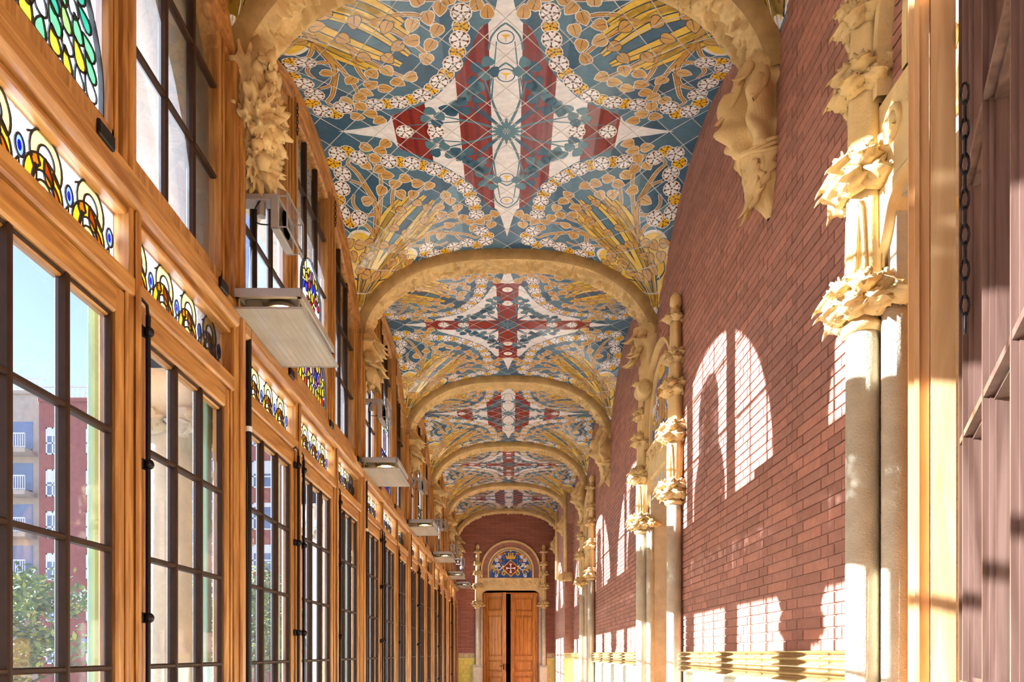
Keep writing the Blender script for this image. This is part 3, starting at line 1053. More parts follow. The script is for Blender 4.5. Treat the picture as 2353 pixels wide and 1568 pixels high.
# ------------------------------------------------------------------ carved ribs
def rib_profile(n=96):
    """points (x, z) along the rib from the glazing to the brick wall with inward normals"""
    pts = []
    for i in range(n + 1):
        th = PI * i / n
        cx = -math.cos(th)
        t = math.copysign(abs(cx) ** .8, cx) if abs(cx) > 1e-6 else 0
        t = max(-1, min(1, t))
        x = XC + HW * t
        pts.append((x, H0 - drop(x, 0.0)))
    out = []
    for i, p in enumerate(pts):
        a = pts[max(0, i - 1)]; b = pts[min(n, i + 1)]
        dx, dz = b[0] - a[0], b[1] - a[1]
        d = math.hypot(dx, dz)
        out.append((p[0], p[1], dz / d, -dx / d))
    return out
RP = rib_profile()
def relief(s, y, seed=0):
    """scrolling leaves and fruit carved into the soffit"""
    p = Vector((s * 8.5, y * 13.0, seed))
    a = noise.noise(p + Vector((noise.noise(p * .9) * 1.2, noise.noise(p * .8 + Vector((5, 5, 5))) * 1.2, 0)))
    st = max(0.0, min(1.0, (a + .12) / .16)); st = st * st * (3 - 2 * st)
    ridg = st * .9 + .35 * max(0, a) - .3
    w = math.sin(s * 7.0 + seed) * .09
    vine = math.exp(-((y - .17 - w) / .018) ** 2)
    q = noise.noise(p * 2.7)
    pit = max(0, noise.noise(p * 3.4 + Vector((9, 1, 2))) - .22)
    return .055 * max(-.4, ridg) + .024 * vine + .022 * q - .1 * pit
def rib_mesh(seed):
    face = MB(); sof = MB()
    n = len(RP)
    sec = [(-.01, -.03), (.03, -.028), (.062, -.012), (.078, .004), (.084, .022)]
    S = []
    acc = 0
    for i in range(n):
        if i: acc += math.hypot(RP[i][0] - RP[i - 1][0], RP[i][1] - RP[i - 1][1])
        S.append(acc)
    def pt(i, d, y):
        x, z, nx, nz = RP[i]
        return (x + nx * d, y, z + nz * d)
    vs = []; fs = []
    for i in range(n):
        for d, y in sec: vs.append(pt(i, d, y))
    m = len(sec)
    for i in range(n - 1):
        for j in range(m - 1):
            fs.append((i * m + j, (i + 1) * m + j, (i + 1) * m + j + 1, i * m + j + 1))
    face.idx(vs, fs)
    # a plain back fillet
    vs = []; fs = []
    for i in range(n):
        for d, y in ((.07, .3), (.06, .325), (-.01, .33)): vs.append(pt(i, d, y))
    for i in range(n - 1):
        for j in range(2): fs.append((i * 3 + j, (i + 1) * 3 + j, (i + 1) * 3 + j + 1, i * 3 + j + 1))
    face.idx(vs, fs)
    # carved soffit, finer
    K = 7; NY = 34
    vs = []; fs = []
    R = (n - 1) * K + 1
    for q in range(R):
        i = min(n - 2, q // K); f = (q - i * K) / K
        x, z, nx, nz = [RP[i][c] * (1 - f) + RP[i + 1][c] * f for c in range(4)]
        s = S[i] * (1 - f) + S[i + 1] * f
        for j in range(NY + 1):
            y = .022 + .28 * j / NY
            e = max(0, math.sin(PI * j / NY)) ** .5
            d = .078 + e * relief(s, y, seed) + .006 * e
            vs.append((x + nx * d, y, z + nz * d))
    for q in range(R - 1):
        for j in range(NY):
            fs.append((q * (NY + 1) + j, (q + 1) * (NY + 1) + j, (q + 1) * (NY + 1) + j + 1, q * (NY + 1) + j + 1))
    sof.idx(vs, fs)
    return face.build('rib_moulding', M['rib_face'], mesh_only=True, smooth=True), sof.build('carved_soffit', M['stone'], mesh_only=True, smooth=True)
rib_sets = [rib_mesh(1.3), rib_mesh(7.7)]
rib_lab = {1: 'carved sandstone arch rib directly above the viewer', 2: 'sandstone arch rib cut by the top edge, nearest of the row of ribs',
           3: 'sandstone arch rib behind the striped star, second of the row', 4: 'sandstone arch rib behind the first red cross, third of the row',
           5: 'sandstone arch rib fourth of the row', 6: 'small far sandstone arch rib, fifth of the row', 7: 'last sandstone arch rib, framing the brick end wall'}
for k in range(2, 8):
    yb = RIB[k] if k < 7 else RIB[k] - .27
    e = tag(empty('arch_rib', (0, yb, 0)), rib_lab[k], 'arch', 'arch ribs between the vaults')
    f, s = rib_sets[k % 2]
    link('rib_moulding', f, e); link('carved_soffit', s, e)

# ------------------------------------------------------------------ corbels
ZS = RP[0][1]                                  # springing height of the ribs
def corbel_right(variant):
    """long tapering corbel: a bud with leaf ribs over a serrated leaf point; local origin on the wall at the springing"""
    b = MB()
    H = .86 if variant == 0 else .78
    prof = [(0.06, .17, .13), (0, .19, .15), (-.06, .2, .165), (-.14, .215, .17), (-.24, .235, .17), (-.33, .235, .16), (-.42, .2, .14), (-.5, .165, .12), (-.58, .15, .115), (-.68, .115, .09), (-.78, .06, .055), (-.84, .02, .02)]
    def fn(u, v):
        t = v * (len(prof) - 1); i = min(len(prof) - 2, int(t)); f = t - i
        z, ox, wy = [prof[i][c] * (1 - f) + prof[i + 1][c] * f for c in range(3)]
        a = PI * (u - .5)
        deep = .3 if -.48 < z < -.12 else .05
        fl = 1 + deep * math.cos(a * 6) * (1 - .2 * math.sin(z * 9))
        nz = 1 + .2 * noise.noise(Vector((a * 2.6, z * 13, variant)))
        return Vector((-ox * max(0, math.cos(a)) ** .8 * fl * nz - .0, wy * math.sin(a) * fl * nz, z))
    b.grid(fn, 48, 60, flip=True)
    body = b
    lv = MB()
    for a, z, ln, wd, cu in ((-.9, -.02, .3, .12, .25), (0, .03, .36, .15, .3), (.9, -.02, .3, .12, .25), (-.45, .05, .22, .1, .6), (.45, .05, .22, .1, .6)):
        o = Vector((-.16 * math.cos(a), .15 * math.sin(a), z)); out = Vector((-math.cos(a), math.sin(a), .1))
        lv.petal(o, (-.25 * math.cos(a), .25 * math.sin(a), -1), out, ln, wd, curl=cu, bulge=.5, th=.02)
    lv2 = MB()
    for a, z, ln, wd in ((-.95, -.44, .3, .15), (0, -.46, .38, .19), (.95, -.44, .3, .15), (-.5, -.56, .28, .13), (.5, -.56, .28, .13)):
        r = .15
        o = Vector((-r * math.cos(a), r * .8 * math.sin(a), z)); out = Vector((-math.cos(a), math.sin(a), .3))
        lv2.petal(o, (.34 * math.cos(a), -.3 * math.sin(a), -1), out, ln, wd, curl=.55, lobes=4, bulge=.35, th=.02, nu=8, nv=14)
    ring = MB()
    for q in range(3):
        ring.tube([(-.185 * math.cos(a) - .0, .135 * math.sin(a), -.47 - .012 * q + .02 * math.sin(a * 3 + q)) for a in [PI * (i / 14 - .5) for i in range(15)]], .013, 7)
    return body, lv, lv2, ring
cr = corbel_right(0)
cr_m = [('corbel_body', cr[0]), ('bud_leaves', cr[1]), ('serrated_leaves', cr[2]), ('twisted_band', cr[3])]
cr_m = [(n, m_.build(n, M['stone'], mesh_only=True, smooth=True)) for n, m_ in cr_m]

def corbel_round():
    """shorter corbel cut off by a round boss above a doorway"""
    b = MB()
    def fn(u, v):
        a = PI * (u - .5); z = .06 - v * .62
        r = .2 - .09 * v + .02 * math.sin(v * 9)
        return Vector((-r * math.cos(a) * (1 + .12 * math.cos(a * 6)), r * .85 * math.sin(a), z))
    b.grid(fn, 40, 40, flip=True)
    lv = MB()
    for k, (a, z) in enumerate(((-.8, .0), (0, .04), (.8, 0), (-.4, -.16), (.4, -.16), (0, -.22))):
        lv.petal((-.18 * math.cos(a), .15 * math.sin(a), z), (-.3, .2 * math.sin(a), -1), (-math.cos(a), math.sin(a), .2), .22, .13, curl=.8, lobes=2, bulge=.6, th=.02)
    bo = MB()
    bo.tube([(-.12, -.11, -.6), (-.12, -.1, -.6), (-.12, .1, -.6)], [.075, .085, .085], 20)
    bo.tube([(-.12, -.115, -.6), (-.12, -.112, -.6)], [.05, .06], 18)
    return [(n, m_.build(n, M['stone'], mesh_only=True, smooth=True)) for n, m_ in (('corbel_body', b), ('bud_leaves', lv), ('round_boss', bo))]
cd_m = corbel_round()

cr_lab = {2: 'long carved corbel hanging on the brick wall, largest and nearest', 3: 'corbel with a round end above the middle doorway on the brick wall',
          4: 'long carved corbel under the third rib on the brick wall', 5: 'far corbel beside the third doorway pinnacles on the brick wall',
          6: 'small corbel at the brick pier near the end wall', 7: 'tiny corbel where the last rib meets the pier'}
for k in range(2, 8):
    e = tag(empty('wall_corbel', (XW if k < 6 else 1.5, RIB[k] + (.15 if k < 7 else -.12), ZS + .06)), cr_lab[k], 'corbel', 'corbels on the brick wall')
    for n, me in (cd_m if k in (3,) else cr_m):
        link(n, me, e)
# slender shaft and scrolled bracket hanging at the pier
e = tag(empty('bracket_shaft', (1.4, 17.3, EYE + 1.75)), 'slim stone shaft ending in a scrolled bracket at the brick pier', 'shaft')
m_ = MB(); m_.tube([(-.05, -.03, 2.2), (-.05, -.03, .2)], .045, 12); m_.build('shaft', M['stone'], e, smooth=True)
m_ = MB(); m_.tube([(-.16, 1.5, 2.0), (-.16, 1.5, .2)], .045, 12); m_.build('shaft', M['stone'], e, smooth=True)
m_ = MB(); m_.bbox((-.16, -.12, 0), (.12, .1, .22), .03)
m_.tube([(-.16, -.12, .1), (-.16, .1, .1)], .08, 16); m_.build('bracket', M['stone'], e)
m_ = MB()
for k in range(3):
    c_ = (-.1 + k * .085, -.14, .11)
    m_.tube([(c_[0] + .045 * (1 - t) * math.cos(9 * t), c_[1], c_[2] + .06 * (1 - t) * math.sin(9 * t)) for t in [i / 20 for i in range(21)]], .011, 6)
m_.build('scroll', M['stone'], e)

def corbel_left(kind):
    """carved corbels on the glazed side; local origin at the springing, +x points into the corridor"""
    a = MB(); b = MB()
    if kind == 0:                              # a crumbled cluster of heads and foliage
        a.blob((.07, 0, -.02), (.13, .17, .22), 28, 20, .35, 9, seed=1)
        a.blob((.11, -.02, -.26), (.16, .18, .2), 60, 44, .38, 17, seed=4)
        a.blob((.1, .03, -.46), (.13, .15, .16), 56, 40, .42, 18, seed=6)
        rr = random.Random(4)
        for k in range(14):
            t = rr.uniform(0, 1)
            an = rr.uniform(-1.5, 1.5)
            z = .05 - .62 * t
            o = Vector((.1 + .1 * math.cos(an), .14 * math.sin(an), z))
            b.petal(o, (.2 * math.cos(an), .3 * math.sin(an), rr.uniform(-1, .2)), (math.cos(an), math.sin(an), .2), rr.uniform(.07, .11), rr.uniform(.07, .11), curl=rr.uniform(.1, .6), lobes=rr.choice((0, 2)), bulge=.8, th=.02)
        for k in range(60):
            an = rr.uniform(-1.5, 1.5)
            q_ = rr.uniform(.018, .042); b.blob((.1 + .125 * math.cos(an), .16 * math.sin(an), rr.uniform(-.54, .1)), (q_, q_, q_ * 1.1), 10, 8, .3, 6, seed=k)
    else:                                      # fan leaves hanging down
        a.blob((.06, 0, -.1), (.1, .14, .26), 24, 16, .25, 8, seed=2)
        a.blob((.08, 0, -.4), (.1, .11, .16), 28, 18, .4, 10, seed=9)
        for k in range(7):
            an = -1.2 + .4 * k
            b.petal((.08 + .06 * math.cos(an), .1 * math.sin(an), .06 - .02 * abs(k - 3)), (.35, .55 * math.sin(an), -.7), (math.cos(an), math.sin(an), .4), .26, .15, curl=.35, lobes=2, bulge=.3, th=.018, nu=8, nv=10)
        for k in range(6):
            an = -1.2 + .48 * k
            b.petal((.1 + .07 * math.cos(an), .11 * math.sin(an), -.2 - .03 * (k % 2)), (.3, .4 * math.sin(an), -.8), (math.cos(an), math.sin(an), .3), .24, .15, curl=.4, lobes=2, bulge=.5, th=.018, nu=8, nv=10)
        for k in range(5):
            an = -1.1 + .55 * k
            b.petal((.1 + .07 * math.cos(an), .1 * math.sin(an), -.36), (.1, .2 * math.sin(an), -1), (math.cos(an), math.sin(an), .2), .22, .13, curl=.25, lobes=3, bulge=.6, th=.018)
    return [('corbel_core', a.build('corbel_core', M['stone'], mesh_only=True, smooth=True)), ('carved_leaves', b.build('carved_leaves', M['stone'], mesh_only=True, smooth=True))]
cl = [corbel_left(0), corbel_left(1)]
cl_lab = {2: 'knobbly carved corbel on the window side, largest and nearest', 3: 'fan-leaf corbel on the window side under the second rib', 4: 'fan-leaf corbel on the window side under the third rib',
          5: 'fan-leaf corbel on the window side under the fourth rib', 6: 'small corbel on the window side under the fifth rib', 7: 'tiny corbel where the last rib meets the windows'}
for k in range(2, 8):
    e = tag(empty('window_corbel', (XL + .0, RIB[k] + (.14 if k < 7 else -.12), ZS + .02)), cl_lab[k], 'corbel', 'corbels on the window side')
    for n, me in cl[0 if k == 2 else 1]: link(n, me, e)

# ------------------------------------------------------------------ doorways with pinnacles (local: x along the wall, -y out of the wall, z up from the floor)
def crockets(mb, o, r, n, z_up=.0, sz=.1, tiers=2, seed=0, half=False):
    """ring of bulging carved leaves"""
    rr = random.Random(seed)
    for t in range(tiers):
        for k in range(n):
            a = 2 * PI * (k + .5 * t) / n + rr.uniform(-.12, .12)
            d = Vector((math.cos(a), math.sin(a), 0))
            b = Vector(o) + d * r * .5 + Vector((0, 0, -sz * .6 + t * sz * .6))
            mb.petal(b, d * .7 + Vector((0, 0, .9)), d + Vector((0, 0, -.2)), sz * 1.15, sz * 1.1, curl=1.2, bulge=.9, th=.02, nu=6, nv=10, lobes=rr.choice((2, 3)))
            ax = Matrix.Rotation(a, 3, 'Z')
            mb.blob(Vector(o) + d * (r * .82) + Vector((0, 0, -sz * .25 + t * sz * .6)), (sz * .38, sz * .42, sz * .4), 18, 13, .5, 12, axes=ax, seed=k * 1.3 + t * 5)

def column_mesh(r, z0, z1):
    m_ = MB()
    m_.lathe([(r, z0), (r, z1)], n=24)
    return m_

def make_portal(name, hw, tymp_kind, door, near=False):
    k = hw / .98
    root = empty(name)
    zc = LINT1 + .22 * k                       # arch centre
    R0, R1, R2, R3 = .63 * k, .70 * k, .83 * k, .9 * k
    zcap = EYE + 1.46
    # columns, thin inner shafts, bases
    for s in (-1, 1):
        x = s * hw
        cm = MB()
        cm.lathe([(.068, .42), (.064, zcap - .1)], (x, -.075, 0), 24)
        c_ = cm.build('column', M['stone_pale'], root, smooth=True)
        im = MB(); im.lathe([(.05, .42), (.048, zcap - .06)], (x - s * .1, .005, 0), 20)
        im.build('inner_shaft', M['stone_pale'], c_, smooth=True)
        bm = MB(); bm.bbox((x - .14, -.2, 0), (x + .12, .06, 1.12 if not near else .42), .03)
        bm.tube([(x - .14, -.07, 1.08 if not near else .4), (x + .12, -.07, 1.08 if not near else .4)], .09, 14)
        bm.build('column_base', M['stone_pale'], c_)
        cap = MB()
        cap.lathe([(.07, -.13), (.085, -.115), (.085, -.1), (.07, -.085), (.075, -.03), (.1, .04), (.09, .09)], (x, -.075, zcap), 20)
        crockets(cap, (x, -.075, zcap + .0), .13, 7, sz=.115, seed=2)
        crockets(cap, (x - s * .11, -.0, zcap + .0), .06, 5, sz=.1, tiers=1, seed=5)
        cap.build('foliage_capital', M['stone'], root, smooth=True)
        # pinnacle: fluted shaft with crocket clusters
        pin = MB()
        pin.lathe([(.075, zcap + .06), (.07, zcap + .5), (.062, zcap + .95), (.05, zcap + 1.3), (.04, zcap + 1.66)], (x, -.06, 0), 24, fn=lambda t, z: 1 + .13 * math.cos(4 * t))
        for q in range(4):                     # tracery grooves rendered as raised rims
            a = PI / 4 + q * PI / 2
            pin.tube(cat([(x + .07 * math.cos(a) - .02 * math.sin(a), -.06 + .07 * math.sin(a) + .02 * math.cos(a), zcap + .12), (x + .07 * math.cos(a), -.06 + .07 * math.sin(a), zcap + .4), (x + .07 * math.cos(a) + .02 * math.sin(a), -.06 + .07 * math.sin(a) - .02 * math.cos(a), zcap + .12)], 5), .01, 6)
        p_ = pin.build('pinnacle', M['stone'], root, smooth=True)
        for z, rr_, n_, sz in ((zcap + .52, .12, 7, .12), (zcap + .92, .1, 6, .1), (zcap + 1.2, .09, 6, .085), (zcap + 1.58, .07, 4, .095)):
            cm = MB()
            cm.blob((x, -.06, z), (rr_ * .8, rr_ * .8, sz * .7), 14, 10, .2, 6)
            crockets(cm, (x, -.06, z), rr_, n_, sz=sz, tiers=2 if z < zcap + 1.4 else 1, seed=int(z * 10))
            cm.build('crocket_cluster', M['stone'], p_, smooth=True)
        cm = MB(); cm.lathe([(.03, zcap + 1.62), (.055, zcap + 1.68), (.05, zcap + 1.74), (.02, zcap + 1.78)], (x, -.06, 0), 12); cm.build('finial', M['stone'], p_, smooth=True)
    # lintel with carved scrolls
    lm = MB()
    lm.bbox((-hw - .02, -.04, LINT0 + .06), (hw + .02, .5, LINT1), .015)
    for s in (-1, 1):
        pts = cat([(s * (hw - .02), LINT0 - .25), (s * (hw - .1), LINT0 - .12), (s * (hw - .16), LINT0 + .0), (s * (hw - .3), LINT0 + .06)], 5)
        P_ = [(s * (hw + .02), LINT0 + .08)] + [(s * (hw + .02), LINT0 - .25)] + pts
        for y0, rev in ((-.045, False), (.5, True)):
            lm.face([(p[0], y0, p[1]) for p in (P_ if (s > 0) != rev else P_[::-1])])
        for i in range(len(P_) - 1):
            a, b = P_[i], P_[i + 1]
            lm.face([(a[0], -.045, a[1]), (b[0], -.045, b[1]), (b[0], .5, b[1]), (a[0], .5, a[1])])
    lo = lm.build('lintel', M['stone'], root)
    sm_ = MB()
    ns = 8
    for i in range(ns):
        cx = -hw * .78 + hw * 1.56 * i / (ns - 1)
        cz = (LINT0 + LINT1) / 2 + .07
        fl = 1 if i % 2 else -1
        rr_ = hw * .1
        path = [(cx + fl * rr_ * (1 - t) * math.cos(10 * t), -.045, cz + fl * rr_ * (1 - .9 * t) * math.sin(10 * t)) for t in [q / 24 for q in range(25)]]
        sm_.tube(path, .014, 6)
        sm_.petal((cx, -.05, cz - fl * rr_ * .2), (.6, 0, fl * .7), (0, -1, 0), rr_ * 1.1, rr_ * .6, curl=.3, lobes=2, bulge=.4, th=.01)
    sm_.build('carved_scroll', M['stone'], lo, smooth=True)
    # arch mouldings
    def arch(R_in, R_out, y0, y1, name_, mat_, par):
        am = MB()
        n = 40
        path = [(-1, LINT1)] + [(math.pi - math.pi * i / n, None) for i in range(n + 1)] + [(1, LINT1)]
        rings = []
        for a, z in path:
            pr = []
            for rad, y in ((R_in, y0 + .01), (R_in + .01, y1), (R_out - .012, y1), (R_out, y0 + .01), (R_out, y0 + .06), (R_in, y0 + .06)):
                if z is not None: pr.append((a * rad, y, z))
                else: pr.append((rad * math.cos(a), y, zc + rad * math.sin(a)))
            rings.append(pr)
        fs = []; vs = [p for r in rings for p in r]
        for i in range(len(rings) - 1):
            for j in range(6):
                q = (j + 1) % 6
                fs.append((i * 6 + j, i * 6 + q, (i + 1) * 6 + q, (i + 1) * 6 + j))
        am.idx(vs, fs)
        return am.build(name_, mat_, par, smooth=False)
    arch(R2, R3, -.0, -.07, 'arch_moulding', M['stone'], root)
    arch(R0, R1, -.0, -.04, 'inner_moulding', M['stone'], root)
    # soldier bricks of the arch ring, one by one
    rm_ = MB()
    n = 40
    ring_bed = MB()
    pts_o = [(R2 * math.cos(PI * i / n), zc + R2 * math.sin(PI * i / n)) for i in range(n + 1)]
    pts_i = [(R1 * math.cos(PI * i / n), zc + R1 * math.sin(PI * i / n)) for i in range(n + 1)]
    for i in range(n):
        ring_bed.face([(pts_i[i][0], -.006, pts_i[i][1]), (pts_i[i + 1][0], -.006, pts_i[i + 1][1]), (pts_o[i + 1][0], -.006, pts_o[i + 1][1]), (pts_o[i][0], -.006, pts_o[i][1])])
    for s in (-1, 1):
        a_, b_ = sorted((s * R1, s * R2))
        ring_bed.face([(a_, -.006, LINT1), (b_, -.006, LINT1), (b_, -.006, zc), (a_, -.006, zc)])
    rbo = ring_bed.build('brick_ring', M['mortar'], root)
    rx = random.Random(8)
    for i in range(n):
        a0, a1 = PI * (i + .08) / n, PI * (i + .92) / n
        m_ = MB()
        q = [(R1 * math.cos(a0), zc + R1 * math.sin(a0)), (R2 * math.cos(a0), zc + R2 * math.sin(a0)), (R2 * math.cos(a1), zc + R2 * math.sin(a1)), (R1 * math.cos(a1), zc + R1 * math.sin(a1))]
        m_.face([(p[0], -.016, p[1]) for p in q], brick_col(rx))
        for j in range(4):
            p, p2 = q[j], q[(j + 1) % 4]
            m_.face([(p[0], -.016, p[1]), (p[0], -.006, p[1]), (p2[0], -.006, p2[1]), (p2[0], -.016, p2[1])], brick_col(rx))
        m_.build('brick', M['brick'], rbo)
    for s in (-1, 1):
        for j in range(3):
            m_ = MB()
            a_, b_ = sorted((s * R1, s * R2)); z0 = LINT1 + (zc - LINT1) * j / 3
            m_.bbox((a_ + .003, -.016, z0 + .003), (b_ - .003, -.006, z0 + (zc - LINT1) / 3 - .003), .003, brick_col(rx)); m_.build('brick', M['brick'], rbo)
    # painted tile tympanum, square tiles with the picture cut to them
    P = tympanum(R0, zc - LINT1, tymp_kind)
    tb = MB()
    outl = [(R0 * math.cos(PI * i / 24), zc + R0 * math.sin(PI * i / 24)) for i in range(25)] + [(-R0, LINT1), (R0, LINT1)]
    tb.face([(p[0], -.008, p[1]) for p in outl])
    to = tb.build('tympanum', M['grout'], root)
    ts = .2 * k
    out_loc = [(p[0], p[1] - LINT1) for p in outl]
    for i in range(-4, 4):
        for j in range(0, 6):
            sq = [(i * ts + .002, j * ts + .002), ((i + 1) * ts - .002, j * ts + .002), ((i + 1) * ts - .002, (j + 1) * ts - .002), (i * ts + .002, (j + 1) * ts - .002)]
            base = clipc(sq, out_loc)
            if len(base) < 3 or area2(base) < 1e-4: continue
            m_ = MB()
            m_.face([(p[0], -.014, p[1] + LINT1) for p in base], C['blue'])
            for q in range(len(base)):
                a, b = base[q], base[(q + 1) % len(base)]
                m_.face([(a[0], -.014, a[1] + LINT1), (a[0], -.008, a[1] + LINT1), (b[0], -.008, b[1] + LINT1), (b[0], -.014, b[1] + LINT1)], C['cream'])
            for tri, c, ly in P.t:
                if area2(tri) < 0: tri = tri[::-1]
                r = clipc(tri, base)
                if len(r) >= 3 and area2(r) > 1e-7: m_.face([(p[0], -.014 - .0004 * ly, p[1] + LINT1) for p in r], c)
            m_.build('tile', M['tile'], to)
    # stone reveal
    rv = MB()
    o = hw - .12
    for s in (-1, 1):
        rv.box((s * (o - .014), -.005, 0), (s * (o + .05), .55, LINT0 + .02))
    rv.box((-o, .0, LINT0 - .0), (o, .55, LINT0 + .08))
    rv.build('door_reveal', M['stone_pale'], root)
    if door == 'closed':
        dm = MB()
        dm.box((-o, .5, 0), (o, .55, LINT0))
        d_ = dm.build('door_panel', M['wood_door'], root)
    return root

def tympanum(R, zs, kind):
    """crown over a red lozenge with a white cross, scrolls and flowers on blue"""
    P = Paint()
    def scroll(c_, r, a0, turns, col_, w):
        path = []
        for i in range(26):
            t = i / 25
            a = a0 + turns * 2 * PI * t
            path.append((c_[0] + r * (1 - .85 * t) * math.cos(a), c_[1] + r * (1 - .85 * t) * math.sin(a)))
        P.stroke(path, [w, w * .5], col_, 2)
    n = 40
    rim = [((R - .03) * math.cos(PI * i / n), zs + (R - .03) * math.sin(PI * i / n)) for i in range(n + 1)]
    P.stroke(rim, .03, C['yel'], 1)
    for s in (-1, 1):
        for cx, cz, r, a0, tn, cc in ((.42, .16, .1, 0, 1.2, 'gold'), (.2, .12, .08, 3, -1.3, 'gold'), (.36, .3, .12, 1, 1.1, 'white'), (.5, .3, .07, 2, -1.2, 'gold'), (.16, .2, .05, 0, 1.2, 'white'), (.44, .06, .06, 1, 1.2, 'white')):
            cc_ = C[cc]
            scroll((s * cx * R / .63, cz * R / .63), r * R / .63, a0 if s > 0 else PI - a0, tn * s, cc_, .04)
        P.poly([(s * .12, .3), (s * .3, .4), (s * .5, .36), (s * .56, .24), (s * .42, .3), (s * .28, .32)] if s > 0 else [(-.12, .3), (-.28, .32), (-.42, .3), (-.56, .24), (-.5, .36), (-.3, .4)], C['white'], 2)
        for fx, fz, w in ((.33, .62, 1), (.42, .52, 1), (.26, .7, 0), (.3, .5, 0), (.4, .62, 0)):
            o = (s * fx * R / .63, (fz * R / .63) * (zs + R) / .85)
            if w: P.flower(o, .055, True, .3, 3)
            else: P.leaf(o, s * 1.0, .09, .07, lin((190, 90, 30)), C['yel'], 3)
    if kind == 1:                              # striped shield below the crown
        for i in range(9):
            x0 = -.16 + .036 * i
            P.poly([(x0, .1), (x0 + .036, .1), (x0 + .036, .5), (x0, .5)], C['gold'] if i % 2 == 0 else C['red'], 4)
    else:
        for r, c_, ly in ((.26, C['gold'], 4), (.225, C['red'], 5)):
            P.poly([(r * 1.0, .28), (0, .28 + r), (-r * 1.0, .28), (0, .28 - r)], c_, ly)
        for a in range(4):
            ca, sa = math.cos(a * PI / 2), math.sin(a * PI / 2)
            q = [(-.012, 0), (-.016, .07), (-.045, .15), (0, .135), (.045, .15), (.016, .07), (.012, 0)]
            P.poly([(x * ca - z * sa, .28 + x * sa + z * ca) for x, z in q], C['white'], 6)
    zt = .55
    P.poly([(-.12, zt), (.12, zt), (.17, zt + .16), (.1, zt + .07), (.06, zt + .17), (.025, zt + .08), (0, zt + .24), (-.025, zt + .08), (-.06, zt + .17), (-.1, zt + .07), (-.17, zt + .16)], C['gold'], 5)
    for x in (-.17, -.06, 0, .06, .17): P.ell((x, zt + (.24 if x == 0 else .17)), .025, .025, C['gold'], 6, 10)
    return P

pp = make_portal('stone_doorway', .78, 1, 'closed', near=True)
pp.location = (XW, PORTALS[0][0], 0); pp.rotation_euler = (0, 0, -PI / 2)
tag(pp, 'sunlit stone doorway with leafy column capital beside the open window leaf', 'doorway', 'carved doorways')
p2 = make_portal('stone_doorway', .78, 1, 'closed', near=True)
p2.location = (XW, PORTALS[1][0], 0); p2.rotation_euler = (0, 0, -PI / 2)
tag(p2, 'stone doorway with two pinnacles midway along the brick wall', 'doorway', 'carved doorways')
p3 = copy_tree(p2, None, (XW, PORTALS[2][0], 0))
tag(p3, 'far stone doorway with pinnacles, last on the brick wall before the pier', 'doorway', 'carved doorways')
p4 = make_portal('stone_doorway', .98, 0, None)
p4.location = (EC, Y_END, 0)
tag(p4, 'stone doorway with crowned red cross tympanum on the end wall', 'doorway', 'carved doorways')
# ------------------------------------------------------------------ glazed side: timber frames, casements, stained glass, lunette sashes
Z_SILL = EYE - 1.0
Z_LOW = EYE + 1.355                            # top of the lower glass
Z_P0, Z_P1 = EYE + 1.555, EYE + 1.83           # stained strip
Z_UP = EYE + 2.12                              # bottom of the upper glass
ROW = (Z_LOW - Z_SILL) / 5
LW = L / 3
XG = XP - .058                                 # lower glass plane
XU = -1.635                                    # upper glass plane
def lun(y): return H0 - drop(XL, min(max(y, 0), L))
def gtop(y): return lun(y) - .2

def edge_of(i):
    a = i * LW + (.075 if i == 0 else .04); b = (i + 1) * LW - (.095 if i == 2 else .04)
    return a, b

